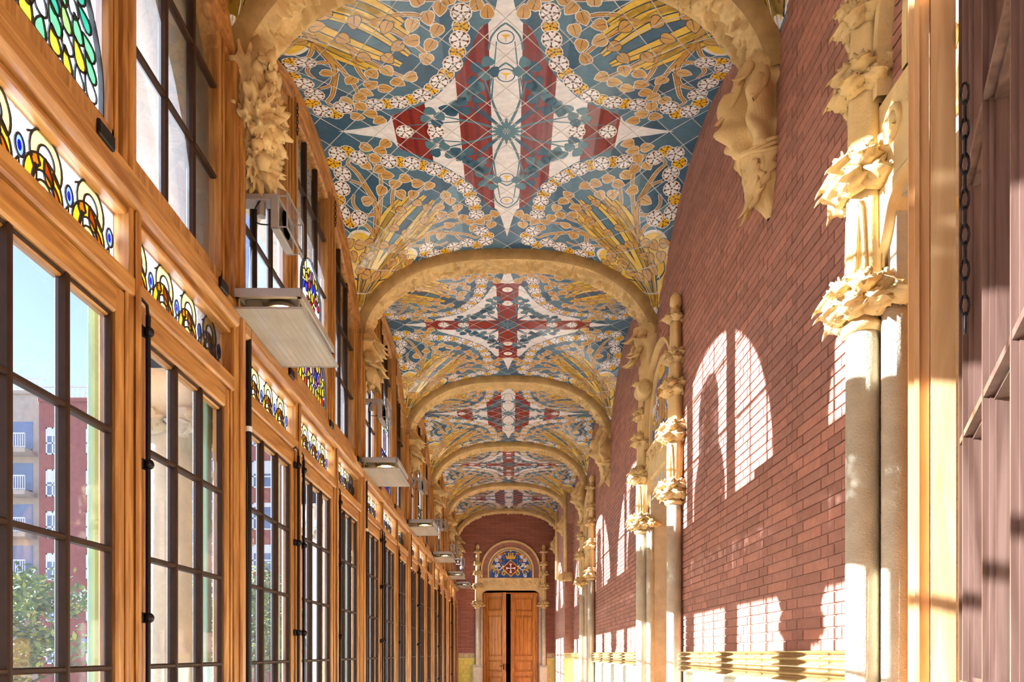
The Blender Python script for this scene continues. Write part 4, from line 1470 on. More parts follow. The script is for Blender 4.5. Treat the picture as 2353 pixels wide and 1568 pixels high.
def fixed_frame():
    """posts, rails and the arched head of one bay, each its own piece"""
    out = []
    def post(name, boxes):
        m_ = MB()
        for p, q, r in boxes: m_.bbox(p, q, r)
        out.append((name, m_.build(name, M['wood'], mesh_only=True)))
    def rail(name, boxes):
        m_ = MB()
        for p, q, r in boxes: m_.bbox(p, q, r)
        out.append((name, m_.build(name, M['wood_h'], mesh_only=True)))
    post('main_post', [((XP - .13, -.085, 0), (XP, .06, ZS - .02), .012), ((XP - .02, -.045, 0), (XP + .018, .02, ZS - .3), .01)])
    for q in (1, 2):
        y = q * LW
        post('mullion', [((XP - .12, y - .036, 0), (XP - .012, y + .036, Z_P1 + .02), .01), ((XP - .012, y - .018, 0), (XP + .006, y + .018, Z_P1), .008)])
        post('upper_mullion', [((-1.7, y - .038, Z_P1), (-1.575, y + .038, lun(y) - .03), .01), ((-1.58, y - .018, Z_P1 + .1), (-1.56, y + .018, lun(y) - .1), .006)])
    rail('lower_transom', [((XP - .13, .06, Z_P0 - .085), (XP - .005, L - .085, Z_P0), .01), ((XP - .12, .06, Z_P0), (XP - .03, L - .085, Z_P0 + .02), .006)])
    rail('upper_transom', [((XP - .14, .0, Z_P1), (XP + .022, L - .08, Z_P1 + .085), .014), ((XP - .13, .06, Z_P1 + .085), (XP + .005, L - .085, Z_P1 + .145), .01), ((XP - .12, .06, Z_P1 - .028), (XP - .03, L - .085, Z_P1), .006)])
    rail('sill', [((XP - .14, 0, .4), (XP + .02, L, Z_SILL - .08), .02)])
    n = 60
    ra = MB()
    for x0, x1, d0, d1 in ((-1.72, -1.585, .0, .12), (-1.70, -1.565, .012, .05), (-1.70, -1.605, .12, .165)):
        vs = []; fs = []
        for i in range(n + 1):
            y = .0 + L * i / n
            z = lun(y)
            s = (lun(min(L, y + .01)) - lun(max(0, y - .01))) / .02
            f = min(1.8, math.sqrt(1 + s * s))
            for x, d in ((x0, d0), (x1, d0), (x1, d1), (x0, d1)): vs.append((x, y, z - d * f))
        for i in range(n):
            for j in range(4):
                q = (j + 1) % 4
                fs.append((i * 4 + j, (i + 1) * 4 + j, (i + 1) * 4 + q, i * 4 + q))
        ra.idx(vs, fs)
    out.append(('arched_head', ra.build('arched_head', M['wood_h'], mesh_only=True)))
    return out
ff = fixed_frame()

class BarSet:
    """glazing bars kept one by one, and joined for bays too far to tell them apart"""
    def __init__(s): s.one = []; s.all = MB()
    def bbox(s, a, b, r):
        m_ = MB(); m_.bbox(a, b, r); s.one.append(m_); s.all.bbox(a, b, r)
    def done(s):
        return [m_.build('glazing_bar', M['muntin'], mesh_only=True) for m_ in s.one], s.all.build('glazing_bars', M['muntin'], mesh_only=True)
def casement(i):
    """lower casement i (0..2): frame, bars, panes, iron bolt"""
    a, b = edge_of(i)
    fr = MB(); bars = BarSet(); panes = []
    x0, x1 = XP - .1, XP - .022
    st = .078
    z0, z1 = Z_SILL - .08, Z_LOW + .115
    fr.bbox((x0, a, z0), (x1, a + st, z1), .01); fr.bbox((x0, b - st, z0), (x1, b, z1), .01)
    fr.bbox((x0 + .012, a + st, z0), (x1 - .03, a + st + .022, z1 - .1), .006); fr.bbox((x0 + .012, b - st - .022, z0), (x1 - .03, b - st, z1 - .1), .006)
    fr.bbox((x1, a + .012, z0), (x1 + .01, a + .032, z1), .004); fr.bbox((x1, b - .032, z0), (x1 + .01, b - .012, z1), .004)
    rl = MB()
    rl.bbox((x0, a + st, Z_LOW), (x1, b - st, z1), .01); rl.bbox((x0, a + st, z0), (x1, b - st, Z_SILL), .01)
    rl.bbox((x0 + .012, a + st, Z_LOW - .02), (x1 - .025, b - st, Z_LOW), .006)
    y0, y1 = a + st + .012, b - st - .012
    w = (y1 - y0) / 3
    for q in (1, 2): bars.bbox((XG - .018, y0 + q * w - .012, Z_SILL), (XG + .03, y0 + q * w + .012, Z_LOW), .006)
    for r in range(1, 5): bars.bbox((XG - .016, y0, Z_SILL + r * ROW - .011), (XG + .026, y1, Z_SILL + r * ROW + .011), .006)
    bars.bbox((XG - .01, y0 - .002, Z_SILL), (XG + .022, y0 + .012, Z_LOW), .004); bars.bbox((XG - .01, y1 - .012, Z_SILL), (XG + .022, y1 + .002, Z_LOW), .004)
    bars.bbox((XG - .01, y0, Z_LOW - .012), (XG + .02, y1, Z_LOW), .004)
    pm_ = MB(); pm_.face([(XG, 0, 0), (XG, w, 0), (XG, w, ROW), (XG, 0, ROW)])
    joined = MB()
    for q in range(3):
        for r in range(5):
            joined.face([(XG, y0 + q * w, Z_SILL + r * ROW), (XG, y0 + (q + 1) * w, Z_SILL + r * ROW), (XG, y0 + (q + 1) * w, Z_SILL + (r + 1) * ROW), (XG, y0 + q * w, Z_SILL + (r + 1) * ROW)])
    bolt = MB()
    yb = a + .02 if i else b - .03
    bolt.tube([(x1 + .03, yb, Z_SILL - .05), (x1 + .03, yb, EYE + 1.43)], .0105, 8)
    bolt.tube([(x1 + .03, yb, EYE + 1.43), (x1 + .03, yb - .01, EYE + 1.47), (x1 + .02, yb - .035, EYE + 1.485), (x1 + .01, yb - .05, EYE + 1.47)], .007, 6)
    for h in (-.55, .15, .8, 1.36):
        bolt.bbox((x1, yb - .03, EYE + h - .022), (x1 + .022, yb + .014, EYE + h + .022), .005)
        bolt.blob((x1 + .035, yb, EYE + h), (.02, .02, .022), 10, 8)
    mint = MB(); mint.bbox((XP - .175, b - .03, Z_SILL), (XP - .145, b + .03, Z_LOW + .1), .006)
    B = lambda m_, n, k, s=False: m_.build(n, M[k], mesh_only=True, smooth=s)
    return dict(frame=B(fr, 'casement', 'wood'), rail=B(rl, 'casement_rail', 'wood_h'), bars=bars.done(), pane=B(pm_, 'pane', 'glass'),
                joined=B(joined, 'panes', 'glass'), bolt=B(bolt, 'bolt', 'iron'), mint=B(mint, 'blind_guide', 'mint'), y0=y0, w=w)
cas = [casement(i) for i in range(3)]

G = {k: lin(v) for k, v in dict(white=(222, 228, 230), pale=(176, 144, 80), amber=(176, 112, 14), dark=(146, 76, 4), blue=(16, 26, 150), lblue=(80, 100, 180),
     green=(70, 140, 82), green2=(28, 106, 80), lime=(104, 146, 64), red=(160, 10, 20), yel=(168, 130, 26), violet=(120, 54, 112), rose=(160, 84, 70)).items()}

def ring(c_, ro, ri, a0, a1, n=16, leg=0.0):
    o = [(c_[0] + ro * math.cos(a0 + (a1 - a0) * i / n), c_[1] + ro * 1.0 * math.sin(a0 + (a1 - a0) * i / n)) for i in range(n + 1)]
    q = [(c_[0] + ri * math.cos(a1 - (a1 - a0) * i / n), c_[1] + ri * math.sin(a1 - (a1 - a0) * i / n)) for i in range(n + 1)]
    return o + q
def drop_shape(c_, l, w, a):
    r = []
    for i in range(14):
        t = 2 * PI * i / 14
        x = math.cos(t) * l / 2; y = math.sin(t) * w / 2 * (1 - .55 * math.cos(t))
        r.append((c_[0] + x * math.cos(a) - y * math.sin(a), c_[1] + x * math.sin(a) + y * math.cos(a)))
    return r
UW = .3                                        # one repeat of the gold scroll
SCROLL = [('pale', ring((.115, .168), .1, .05, -.6, PI + .8)), ('dark', drop_shape((.125, .125), .1, .05, 1.9)), ('amber', ring((.10, .05), .12, .064, -.4, PI + .25)),
          ('pale', ring((.1, .03), .05, .025, -.2, PI + .4)), ('amber', drop_shape((.19, .05), .12, .03, -.9)), ('lblue', [(.262 + .026 * math.cos(t), .125 + .04 * math.sin(t)) for t in [2 * PI * i / 16 for i in range(16)]]),
          ('blue', [(.262 + .012 * math.cos(t), .125 + .02 * math.sin(t)) for t in [2 * PI * i / 12 for i in range(12)]]), ('pale', drop_shape((.24, .03), .1, .035, 1.3)), ('pale', drop_shape((.045, .075), .09, .022, 1.4)),
          ('amber', drop_shape((.02, .02), .06, .03, .6))]
HP = Z_P1 - Z_P0 - .02

def lead_path(mb, pts, x, w=.006, close=True):
    P_ = list(pts) + ([pts[0]] if close else [])
    n = len(P_)
    for i in range(n - 1):
        a, b = P_[i], P_[i + 1]
        mb.beam((x, a[0], a[1]), (x, b[0], b[1]), .008, w, up=(1, 0, 0))
def strip_panel(i, rich=True):
    a, b = edge_of(i)
    a += .0; b -= .0
    n = 4
    u = (b - a) / n
    s = u / UW
    bg = MB(); bg.face([(XP - .086, a, Z_P0), (XP - .086, b, Z_P0), (XP - .086, b, Z_P1), (XP - .086, a, Z_P1)], G['white'])
    ld = MB()
    pieces = []
    for k in range(n):
        for ci, (c_, sh) in enumerate(SCROLL):
            sh2 = [(p[0] * s, p[1] * HP / .275) for p in sh]
            sh2 = [(min(u * 1.06, max(-.02, p[0])), min(HP - .004, max(.002, p[1]))) for p in sh2]
            if c_ not in ('blue',):
                lead_path(ld, [(a + k * u + p[0], Z_P0 + .01 + p[1]) for p in sh2], XP - .0805, .005)
            pieces.append((c_, [(a + k * u + p[0], Z_P0 + .01 + p[1]) for p in sh2], .0003 * ci))
        y = a + k * u
        for zz in (.12, .2):
            lead_path(ld, [(y + .0, Z_P0 + zz), (y + .03, Z_P0 + zz + .02)], XP - .0805, .004, False)
    return bg, ld, pieces
def flat_piece(c_, pts, x):
    m_ = MB()
    for q in tessellate_polygon([[Vector((p[0], p[1], 0)) for p in pts]]):
        m_.face([(x, pts[j][0], pts[j][1]) for j in q], G[c_])
    return m_
strips = []
for i in range(3):
    bg, ld, pieces = strip_panel(i)
    allp = MB()
    singles = []
    for c_, pts, dx in pieces:
        m_ = flat_piece(c_, pts, XP - .0825 + dx)
        k0 = len(allp.v)
        allp.v.extend(m_.v); allp.f.extend(tuple(k0 + q for q in f) for f in m_.f); allp.c.extend(m_.c); allp.m.extend(m_.m)
        singles.append(m_.build('glass_piece', M['stained'], mesh_only=True))
    strips.append(dict(bg=bg.build('stained_panel', M['stained'], mesh_only=True), ld=ld.build('lead_came', M['lead'], mesh_only=True), singles=singles, joined=allp.build('glass_pieces', M['stained'], mesh_only=True)))

# upper sashes under the arched head
NR = 4
RU = .5
def med_w(t):                                  # half width of the stained medallion, t metres above the sill
    if t < .1: return .43
    if t < .45: return .43 - .14 * ((t - .1) / .35) ** 2
    if t < .8: return .27
    if t < 1.06: return .27 * math.sqrt(max(0, 1 - ((t - .8) / .26) ** 2))
    return 0
def upper(i):
    a, b = edge_of(i)
    a += .0; b -= .0
    fr = MB(); bars = BarSet()
    st = .06
    x0, x1 = -1.67, -1.6
    fr.bbox((x0, a, Z_P1 + .145), (x1, b, Z_UP), .01)
    for y0, y1 in ((a, a + st), (b - st, b)):
        zt = min(lun(y0), lun(y1)) - .06
        fr.bbox((x0, y0, Z_P1 + .145), (x1, y1, zt), .008)
        fr.bbox((x1, y0 + .018, Z_P1 + .15), (x1 + .008, y1 - .018, zt - .02), .003)
    ya, yb = a + st, b - st
    w = (yb - ya) / 3
    # curved head of the sash; the outer lights turn down in a round arch
    def top(y):
        z = gtop(y)
        if i == 0: 
            c_ = ya + .42
            if y < c_: z = min(z, gtop(c_) - .42 + math.sqrt(max(0, .42 ** 2 - (c_ - y) ** 2)) + .02)
        if i == 2:
            c_ = yb - .42
            if y > c_: z = min(z, gtop(c_) - .42 + math.sqrt(max(0, .42 ** 2 - (y - c_) ** 2)) + .02)
        return z
    n = 28
    vs = []; fs = []
    for q in range(n + 1):
        y = ya + (yb - ya) * q / n
        for x, z in ((x0, lun(y) - .02), (x1 - .02, lun(y) - .02), (x1 - .02, top(y) + .06), (x1, top(y) + .055), (x1, top(y) + .01), (x1 - .015, top(y)), (x0, top(y))): vs.append((x, y, z))
    for q in range(n):
        for j in range(6): fs.append((q * 7 + j, (q + 1) * 7 + j, (q + 1) * 7 + j + 1, q * 7 + j + 1))
    fr.idx(vs, fs)
    yc = (a + b) / 2
    for q in (1, 2):
        y = ya + q * w
        zb = Z_UP
        if i == 1:
            t = 0
            while t < 1.1 and abs(y - yc) < med_w(t): t += .02
            zb = Z_UP + t
        bars.bbox((XU - .018, y - .012, zb), (XU + .026, y + .012, top(y)), .006)
    for r in range(1, NR):
        z = Z_UP + r * RU
        segs = []
        y = ya
        run = None
        while y <= yb + 1e-6:
            ok = z < top(y) and not (i == 1 and abs(y - yc) < med_w(z - Z_UP))
            if ok and run is None: run = y
            if (not ok or y + .02 > yb) and run is not None:
                if y - run > .03: bars.bbox((XU - .014, run, z - .011), (XU + .022, y, z + .011), .005)
                run = None
            y += .02
    panes = []
    for q in range(3):
        for r in range(NR):
            p0, p1 = ya + q * w, ya + (q + 1) * w
            zb = Z_UP + r * RU; zt = zb + RU if r < NR - 1 else 99
            ys_ = [p0 + (p1 - p0) * j / 6 for j in range(7)]
            tops = [min(zt, top(y)) for y in ys_]
            if max(tops) <= zb + .02: continue
            pts = [(p0, zb), (p1, zb)] + [(y, max(zb + .001, t)) for y, t in zip(ys_[::-1], tops[::-1])]
            m_ = MB()
            m_.face([(XU, p[0], p[1]) for p in pts])
            panes.append(m_)
    jo = MB()
    for m_ in panes:
        k0 = len(jo.v); jo.v.extend(m_.v); jo.f.extend(tuple(k0 + q for q in f) for f in m_.f); jo.c.extend(m_.c); jo.m.extend(m_.m)
    hinge = MB()
    hinge.bbox((x1 - .0, b - .012 if i == 0 else a - .012, Z_UP + .15), (x1 + .012, b + .012 if i == 0 else a + .012, Z_UP + .24), .004)
    hinge.bbox((XP + .004, yc + .25, Z_P1 + .1), (XP + .02, yc + .36, Z_P1 + .16), .006)
    return dict(frame=fr.build('upper_sash', M['wood'], mesh_only=True), bars=bars.done(), panes=[m_.build('pane', M['glass_up'], mesh_only=True) for m_ in panes],
                joined=jo.build('panes', M['glass_up'], mesh_only=True), hinge=hinge.build('hinge', M['iron'], mesh_only=True), yc=yc)
ups = [upper(i) for i in range(3)]

PALETTES = {1: ['green', 'green2', 'lime', 'green', 'yel', 'white', 'green'], 2: ['yel', 'amber', 'pale', 'yel', 'red', 'blue', 'violet', 'yel'], 3: ['white', 'lblue', 'blue', 'yel', 'green', 'white', 'red'],
            4: ['green', 'white', 'red', 'yel', 'green2', 'white'], 5: ['yel', 'red', 'white', 'amber', 'green'], 6: ['lblue', 'yel', 'green', 'white']}
def medallion(k, par):
    pal = PALETTES.get(k, PALETTES[2])
    rr = random.Random(k * 7)
    yc = ups[1]['yc']
    x = XU + .012
    N = 30
    rim = [(yc + med_w(1.06 * j / N), Z_UP + 1.06 * j / N) for j in range(N + 1)] + [(yc - med_w(1.06 * j / N), Z_UP + 1.06 * j / N) for j in range(N, -1, -1)]
    bgm = MB()
    for q in tessellate_polygon([[Vector((p[0], p[1], 0)) for p in rim]]): bgm.face([(x - .004, rim[j][0], rim[j][1]) for j in q], G['white'])
    bg = bgm.build('medallion_ground', M['stained'], par)
    ld = MB()
    lead_path(ld, rim, x + .004, .022)
    lead_path(ld, [(yc - med_w(.47), Z_UP + .47), (yc, Z_UP + .45), (yc + med_w(.47), Z_UP + .47)], x + .004, .02, False)
    jm = MB()
    def piece(c_, pts):
        m_ = flat_piece(c_, pts, x)
        lead_path(ld, pts, x + .002, .006)
        if k <= 2: m_.build('glass_piece', M['stained'], par)
        else:
            k0 = len(jm.v); jm.v.extend(m_.v); jm.f.extend(tuple(k0 + q for q in f) for f in m_.f); jm.c.extend(m_.c); jm.m.extend(m_.m)
    # shield of coloured bars low in the middle, leaves around
    if k != 1:
        for j in range(5):
            y0 = yc - .12 + .048 * j
            piece('red' if j % 2 == 0 else ('yel' if k != 3 else 'white'), [(y0, Z_UP + .5), (y0 + .044, Z_UP + .5), (y0 + .044, Z_UP + .74), (y0, Z_UP + .74)])
    t = .05
    row = 0
    while t < 1.0:
        if k != 1 and .46 < t < .76: t += .07; continue
        hw_ = med_w(t) - .035
        n = max(1, int(hw_ * 2 / .068))
        for j in range(n):
            f = (j + .5) / n * 2 - 1
            c_ = (yc + f * hw_, Z_UP + t + .012 * math.sin(j * 2 + row))
            ang = PI / 2 + f * .9 + rr.uniform(-.4, .4)
            piece(rr.choice(pal), drop_shape(c_, rr.uniform(.085, .11), rr.uniform(.05, .068), ang))
        t += .078; row += 1
    if k == 1:
        piece('red', [(yc - .06, Z_UP + .92), (yc + .06, Z_UP + .92), (yc + .09, Z_UP + .97), (yc - .09, Z_UP + .97)])
    ld.build('lead_came', M['lead'], par)
    if jm.f: jm.build('glass_pieces', M['stained'], par)['kind'] = 'stuff'

def put_bars(b, o, near):
    if near:
        for me in b[0]: link('glazing_bar', me, o)
    else: link('glazing_bars', b[1], o)['kind'] = 'stuff'
win_lab = ['behind the viewer', 'beside the viewer, with green leaves in its stained glass', 'nearest bay in full view, with amber and red stained glass', 'second bay in view, with white and blue stained glass',
           'third bay in view', 'fourth bay in view', 'last bay before the end wall']
for k in range(7):
    w = empty('window_%d' % (k + 1), (0, RIB[k], 0))
    tag(w, 'pine framed glazing with stained glass, ' + win_lab[k], None, None, 'structure')
    for n_, me in ff: link(n_, me, w)
    near = 1 <= k <= 3
    for i in range(3):
        c_ = cas[i]
        o = link('casement', c_['frame'], w)
        link('casement_rail', c_['rail'], o); put_bars(c_['bars'], o, near); link('bolt', c_['bolt'], o); link('blind_guide', c_['mint'], o)
        if near:
            for q in range(3):
                for r in range(5): link('pane', c_['pane'], o, (0, c_['y0'] + q * c_['w'], Z_SILL + r * ROW))
        else: link('panes', c_['joined'], o)['kind'] = 'stuff'
        s_ = strips[i]
        o = link('stained_panel', s_['bg'], w)
        link('lead_came', s_['ld'], o)
        if k in (1, 2):
            for me in s_['singles']: link('glass_piece', me, o)
        else: link('glass_pieces', s_['joined'], o)['kind'] = 'stuff'
        u_ = ups[i]
        o = link('upper_sash', u_['frame'], w)
        put_bars(u_['bars'], o, near); link('hinge', u_['hinge'], o)
        if near:
            for me in u_['panes']: link('pane', me, o)
        else: link('panes', u_['joined'], o)['kind'] = 'stuff'
        if i == 1: medallion(k, o)
    # black pipe on the post, with a white clip
    pm_ = MB()
    pm_.tube([(XP + .006, .088, .3), (XP + .006, .088, EYE + 1.9)], .017, 10)
    pp_ = pm_.build('black_pipe', M['cable'], w, smooth=True)
    cm_ = MB(); cm_.tube([(XP + .006, .088, EYE + 1.3), (XP + .006, .088, EYE + 1.33)], .02, 10); cm_.build('clip', M['white'], pp_)
    # small chains that stay the upper lights
    if k in (1, 2, 3, 4):
        for y in (LW - .02, 2 * LW - .02):
            ch = MB()
            for q in range(9):
                z = lun(y) - .16 - q * .026
                ang = q % 2
                ch.tube([((-1.555 + (.008 * math.cos(t) if ang else 0)), y + (0 if ang else .008 * math.cos(t)), z + .016 * math.sin(t)) for t in [2 * PI * s / 8 for s in range(9)]], .003, 5, caps=False)
            ch.build('stay_chain', M['iron'], w)

# ------------------------------------------------------------------ floodlights on the posts
def flood_down():
    """flat floodlight with a ribbed glass, local origin at the post face"""
    X0, X1, Y0, Y1 = .0, .375, -.16, .6
    h = MB()
    for a, b in (((X0, Y0, 0), (X1, Y0 + .03, .05)), ((X0, Y1 - .03, 0), (X1, Y1, .05)), ((X0, Y0, 0), (X0 + .03, Y1, .05)), ((X1 - .03, Y0, 0), (X1, Y1, .05))): h.bbox(a, b, .004)
    h.box((X0 + .02, Y0 + .02, .035), (X1 - .02, Y1 - .02, .048))
    h.bbox((X0 + .03, Y0 + .1, -.01), (X0 + .12, Y0 + .4, .036), .005)
    h.bbox((-.12, .12, -.1), (.0, .2, .03), .006)
    h.bbox((-.02, .1, -.06), (.06, .2, .02), .004)
    re = MB()
    re.lathe([(.03, .03), (.085, .012), (.1, -.02), (.104, -.024), (.095, -.02), (.05, .02)], (.23, Y0 + .15, 0), 24)
    bu = MB(); bu.blob((.23, Y0 + .15, -.004), (.05, .05, .016), 14, 8)
    gl = MB()
    gl.box((X0, Y0, -.066), (X1 + .01, Y1 + .04, -.062))
    rb_ = MB()
    for q in range(11):
        x = X0 + .012 + (X1 - X0 - .014) * q / 10
        rb_.box((x - .0022, Y0 + .004, -.069), (x + .0022, Y1 + .036, -.066))
    for a, b in (((X0, Y0 - .004, -.07), (X1 + .012, Y0 + .004, -.058)), ((X0, Y1 + .036, -.07), (X1 + .012, Y1 + .044, -.058)), ((X1 + .006, Y0, -.07), (X1 + .014, Y1 + .04, -.058)), ((X0 - .004, Y0, -.07), (X0 + .004, Y1 + .04, -.058))): rb_.box(a, b)
    for x, y in ((.02, Y0 + .03), (X1 - .02, Y0 + .03), (.02, Y1 - .03), (X1 - .02, Y1 - .03)): rb_.tube([(x, y, -.062), (x, y, .01)], .005, 6)
    return [('housing', h.build('housing', M['lamp_grey'], mesh_only=True)), ('reflector', re.build('reflector', M['reflector'], mesh_only=True, smooth=True)), ('bulb', bu.build('bulb', M['bulb'], mesh_only=True, smooth=True)),
            ('ribbed_glass', gl.build('ribbed_glass', M['lamp_glass'], mesh_only=True)), ('glass_frame', rb_.build('glass_frame', M['lamp_grey'], mesh_only=True))]
def flood_side():
    """upright floodlight facing the corridor on an arm"""
    h = MB()
    h.bbox((-.1, -.05, .1), (.16, .07, .145), .005)
    h.lathe([(.03, .0), (.03, .1)], (.05, .0, 0), 12)
    Y0, Y1 = -.05, .33
    X0 = .13
    for a, b in (((X0, Y0, -.11), (X0 + .055, Y0 + .025, .14)), ((X0, Y1 - .025, -.11), (X0 + .055, Y1, .14)), ((X0, Y0, .115), (X0 + .055, Y1, .14)), ((X0, Y0, -.11), (X0 + .055, Y1, -.085))): h.bbox(a, b, .004)
    h.box((X0, Y0 + .02, -.09), (X0 + .012, Y1 - .02, .12))
    re = MB()
    k0 = 0
    re.lathe([(.03, .0), (.085, .03), (.095, .045), (.1, .045)], (0, 0, 0), 24, fn=None)
    re.xf(Matrix.Translation((X0 + .012, .13, .015)) @ Matrix.Rotation(PI / 2, 4, 'Y'))
    bu = MB(); bu.blob((X0 + .035, .13, .015), (.014, .05, .05), 14, 8)
    gl = MB(); gl.face([(X0 + .12, Y0 - .01, -.115), (X0 + .12, Y1 + .01, -.115), (X0 + .12, Y1 + .01, .145), (X0 + .12, Y0 - .01, .145)])
    fr = MB()
    for a, b in (((X0 + .115, Y0 - .014, -.12), (X0 + .126, Y0 - .006, .15)), ((X0 + .115, Y1 + .006, -.12), (X0 + .126, Y1 + .014, .15)), ((X0 + .115, Y0 - .01, .142), (X0 + .126, Y1 + .01, .15)), ((X0 + .115, Y0 - .01, -.12), (X0 + .126, Y1 + .01, -.112))): fr.box(a, b)
    for q in range(8): fr.box((X0 + .122, Y0 + .04 * q + .03, -.115), (X0 + .124, Y0 + .04 * q + .033, .145))
    for y, z in ((Y0 + .01, .13), (Y1 - .01, .13), (Y0 + .01, -.1), (Y1 - .01, -.1)): fr.tube([(X0 + .05, y, z), (X0 + .12, y, z)], .005, 6)
    ca = MB(); ca.tube(cat([(.05, -.03, .1), (.02, -.05, .02), (.03, -.05, -.07), (.1, -.05, -.09), (X0, -.03, -.07)], 5), .005, 6)
    return [('housing', h.build('housing', M['lamp_grey'], mesh_only=True)), ('reflector', re.build('reflector', M['reflector'], mesh_only=True, smooth=True)), ('bulb', bu.build('bulb', M['bulb'], mesh_only=True, smooth=True)),
            ('ribbed_glass', gl.build('ribbed_glass', M['glass'], mesh_only=True)), ('glass_frame', fr.build('glass_frame', M['lamp_grey'], mesh_only=True)), ('cable', ca.build('cable', M['cable'], mesh_only=True))]
fd, fs_ = flood_down(), flood_side()
pl = ['', '', 'largest, nearest the viewer', 'second from the viewer', 'third from the viewer', 'fourth from the viewer', 'fifth from the viewer', 'smallest, at the end wall']
for k in range(2, 8):
    y = RIB[k] + .02 - (.8 if k == 7 else 0)
    e = tag(empty('floodlight', (XP + .006, y, EYE + 1.98)), 'flat grey floodlight facing down from the window post, ' + pl[k], 'lamp', 'flat floodlights under the windows arches')
    for n, me in fd: link(n, me, e)
    e = tag(empty('floodlight', (XP + .006, y + .16, EYE + 2.62)), 'upright grey floodlight on an arm, ' + pl[k], 'lamp', 'upright floodlights on arms')
    e.scale = (.85, .8, .8)
    for n, me in fs_: link(n, me, e)
# ------------------------------------------------------------------ open glazed leaf at the viewer's side
lf = tag(empty('open_window_leaf', (.9, 1.44, 0)), 'open pine window leaf with dark glazing bars, cut by the picture edge', 'window leaf')
d = Vector((-.487, -1, 0)).normalized()
nrm = Vector((-1, .487, 0)).normalized()
def LP(s, t, z): return tuple(d * s + nrm * t + Vector((0, 0, z)))
ZB, ZTOP = EYE - 1.08, EYE + 1.47
def lbar(mb, s0, s1, t0, t1, z0, z1):
    vs = [LP(s0, t0, z0), LP(s1, t0, z0), LP(s1, t1, z0), LP(s0, t1, z0), LP(s0, t0, z1), LP(s1, t0, z1), LP(s1, t1, z1), LP(s0, t1, z1)]
    mb.idx(vs, [(0, 1, 2, 3), (7, 6, 5, 4), (0, 4, 5, 1), (1, 5, 6, 2), (2, 6, 7, 3), (3, 7, 4, 0)])
st = MB()
lbar(st, .0, .04, .0, .042, ZB, ZTOP); lbar(st, .0, .85, -.035, .0, ZTOP - .1, ZTOP); lbar(st, .0, .85, -.035, .0, ZB, ZB + .1)
st.build('outer_stile', M['wood_pale'], lf)
mo = MB()
lbar(mo, -.012, .02, .044, .062, ZB, ZTOP); lbar(mo, .0, .03, .062, .07, ZB, ZTOP); lbar(mo, -.012, .012, .07, .08, ZB, ZTOP)
mo.build('moulding', M['wood_pale'], lf)
ss_ = [.045, .10, .33, .56, .79]
for s in ss_:
    m_ = MB(); lbar(m_, s, s + .022, -.045, -.02, ZB, ZTOP); lbar(m_, s + .003, s + .019, -.02, -.012, ZB, ZTOP); lbar(m_, s + .007, s + .015, -.012, -.003, ZB, ZTOP); m_.build('upright_bar', M['wood_dark'], lf)
zs_ = [-1.0 + ROW * q for q in range(6)]
for h in zs_[1:5]:
    m_ = MB(); lbar(m_, .045, .82, -.042, -.018, EYE + h - .013, EYE + h + .013); lbar(m_, .045, .82, -.018, -.004, EYE + h - .006, EYE + h + .006); m_.build('cross_bar', M['wood_dark'], lf)
for i in range(len(ss_) - 1):
    for j in range(5):
        m_ = MB(); m_.face([LP(ss_[i], -.034, EYE + zs_[j]), LP(ss_[i + 1], -.034, EYE + zs_[j]), LP(ss_[i + 1], -.034, EYE + zs_[j + 1]), LP(ss_[i], -.034, EYE + zs_[j + 1])]); m_.build('pane', M['glass'], lf)
ch = MB()
for q in range(14):
    z = EYE + .95 - q * .03
    o = Vector(LP(.27, .012, z))
    ch.tube([tuple(o + (d if q % 2 else nrm) * (.006 * math.cos(t)) + Vector((0, 0, .018 * math.sin(t)))) for t in [2 * PI * s / 10 for s in range(11)]], .0022, 5, caps=False)
ch.build('stay_chain', M['iron'], lf)

# ------------------------------------------------------------------ end doors
def door_leaf(w, flip):
    """knotty pine leaf, hinge edge at x = 0, face towards -y"""
    H = LINT0 - .02
    s = -1 if flip else 1
    root = MB()
    def bx(a, b, r=.008): root.bbox((s * a[0], a[1], a[2]), (s * b[0], b[1], b[2]), r)
    st_ = .115
    rails = [0, .18, .86, .98, 1.22, 1.36, 2.52, 2.66, H - .1, H]
    bx((0, -.025, 0), (st_, .025, H)); bx((w - st_, -.025, 0), (w, .025, H))
    for a, b in ((0, .2), (.82, .96), (1.3, 1.42), (2.62, 2.76), (H - .13, H)): bx((st_, -.025, a), (w - st_, .025, b))
    o_p = []
    for a, b, kind in ((.2, .82, 0), (.96, 1.3, 0), (1.42, 2.62, 1), (2.76, H - .13, 0)):
        x0, x1 = st_, w - st_
        pm_ = MB()
        def pb(m__, p, q, r=.006): m__.bbox((s * p[0], p[1], p[2]), (s * q[0], q[1], q[2]), r)
        pb(pm_, (x0, .004, a), (x1, .015, b))
        for f0, f1 in (((x0, a), (x0 + .018, b)), ((x1 - .018, a), (x1, b)), ((x0, a), (x1, a + .018)), ((x0, b - .018), (x1, b))): pb(pm_, (f0[0], -.032, f0[1]), (f1[0], 0, f1[1]))
        if kind:
            n = 4
            wd = (x1 - x0 - .08) / n
            planks = []
            for q in range(n):
                k_ = MB(); pb(k_, (x0 + .04 + q * wd + .002, -.02, a + .04), (x0 + .04 + (q + 1) * wd - .002, .0, b - .04)); planks.append(k_)
            o_p.append((pm_, planks))
        else:
            pb(pm_, (x0 + .045, -.018, a + .045), (x1 - .045, 0, b - .045), .012)
            o_p.append((pm_, []))
    return root, o_p
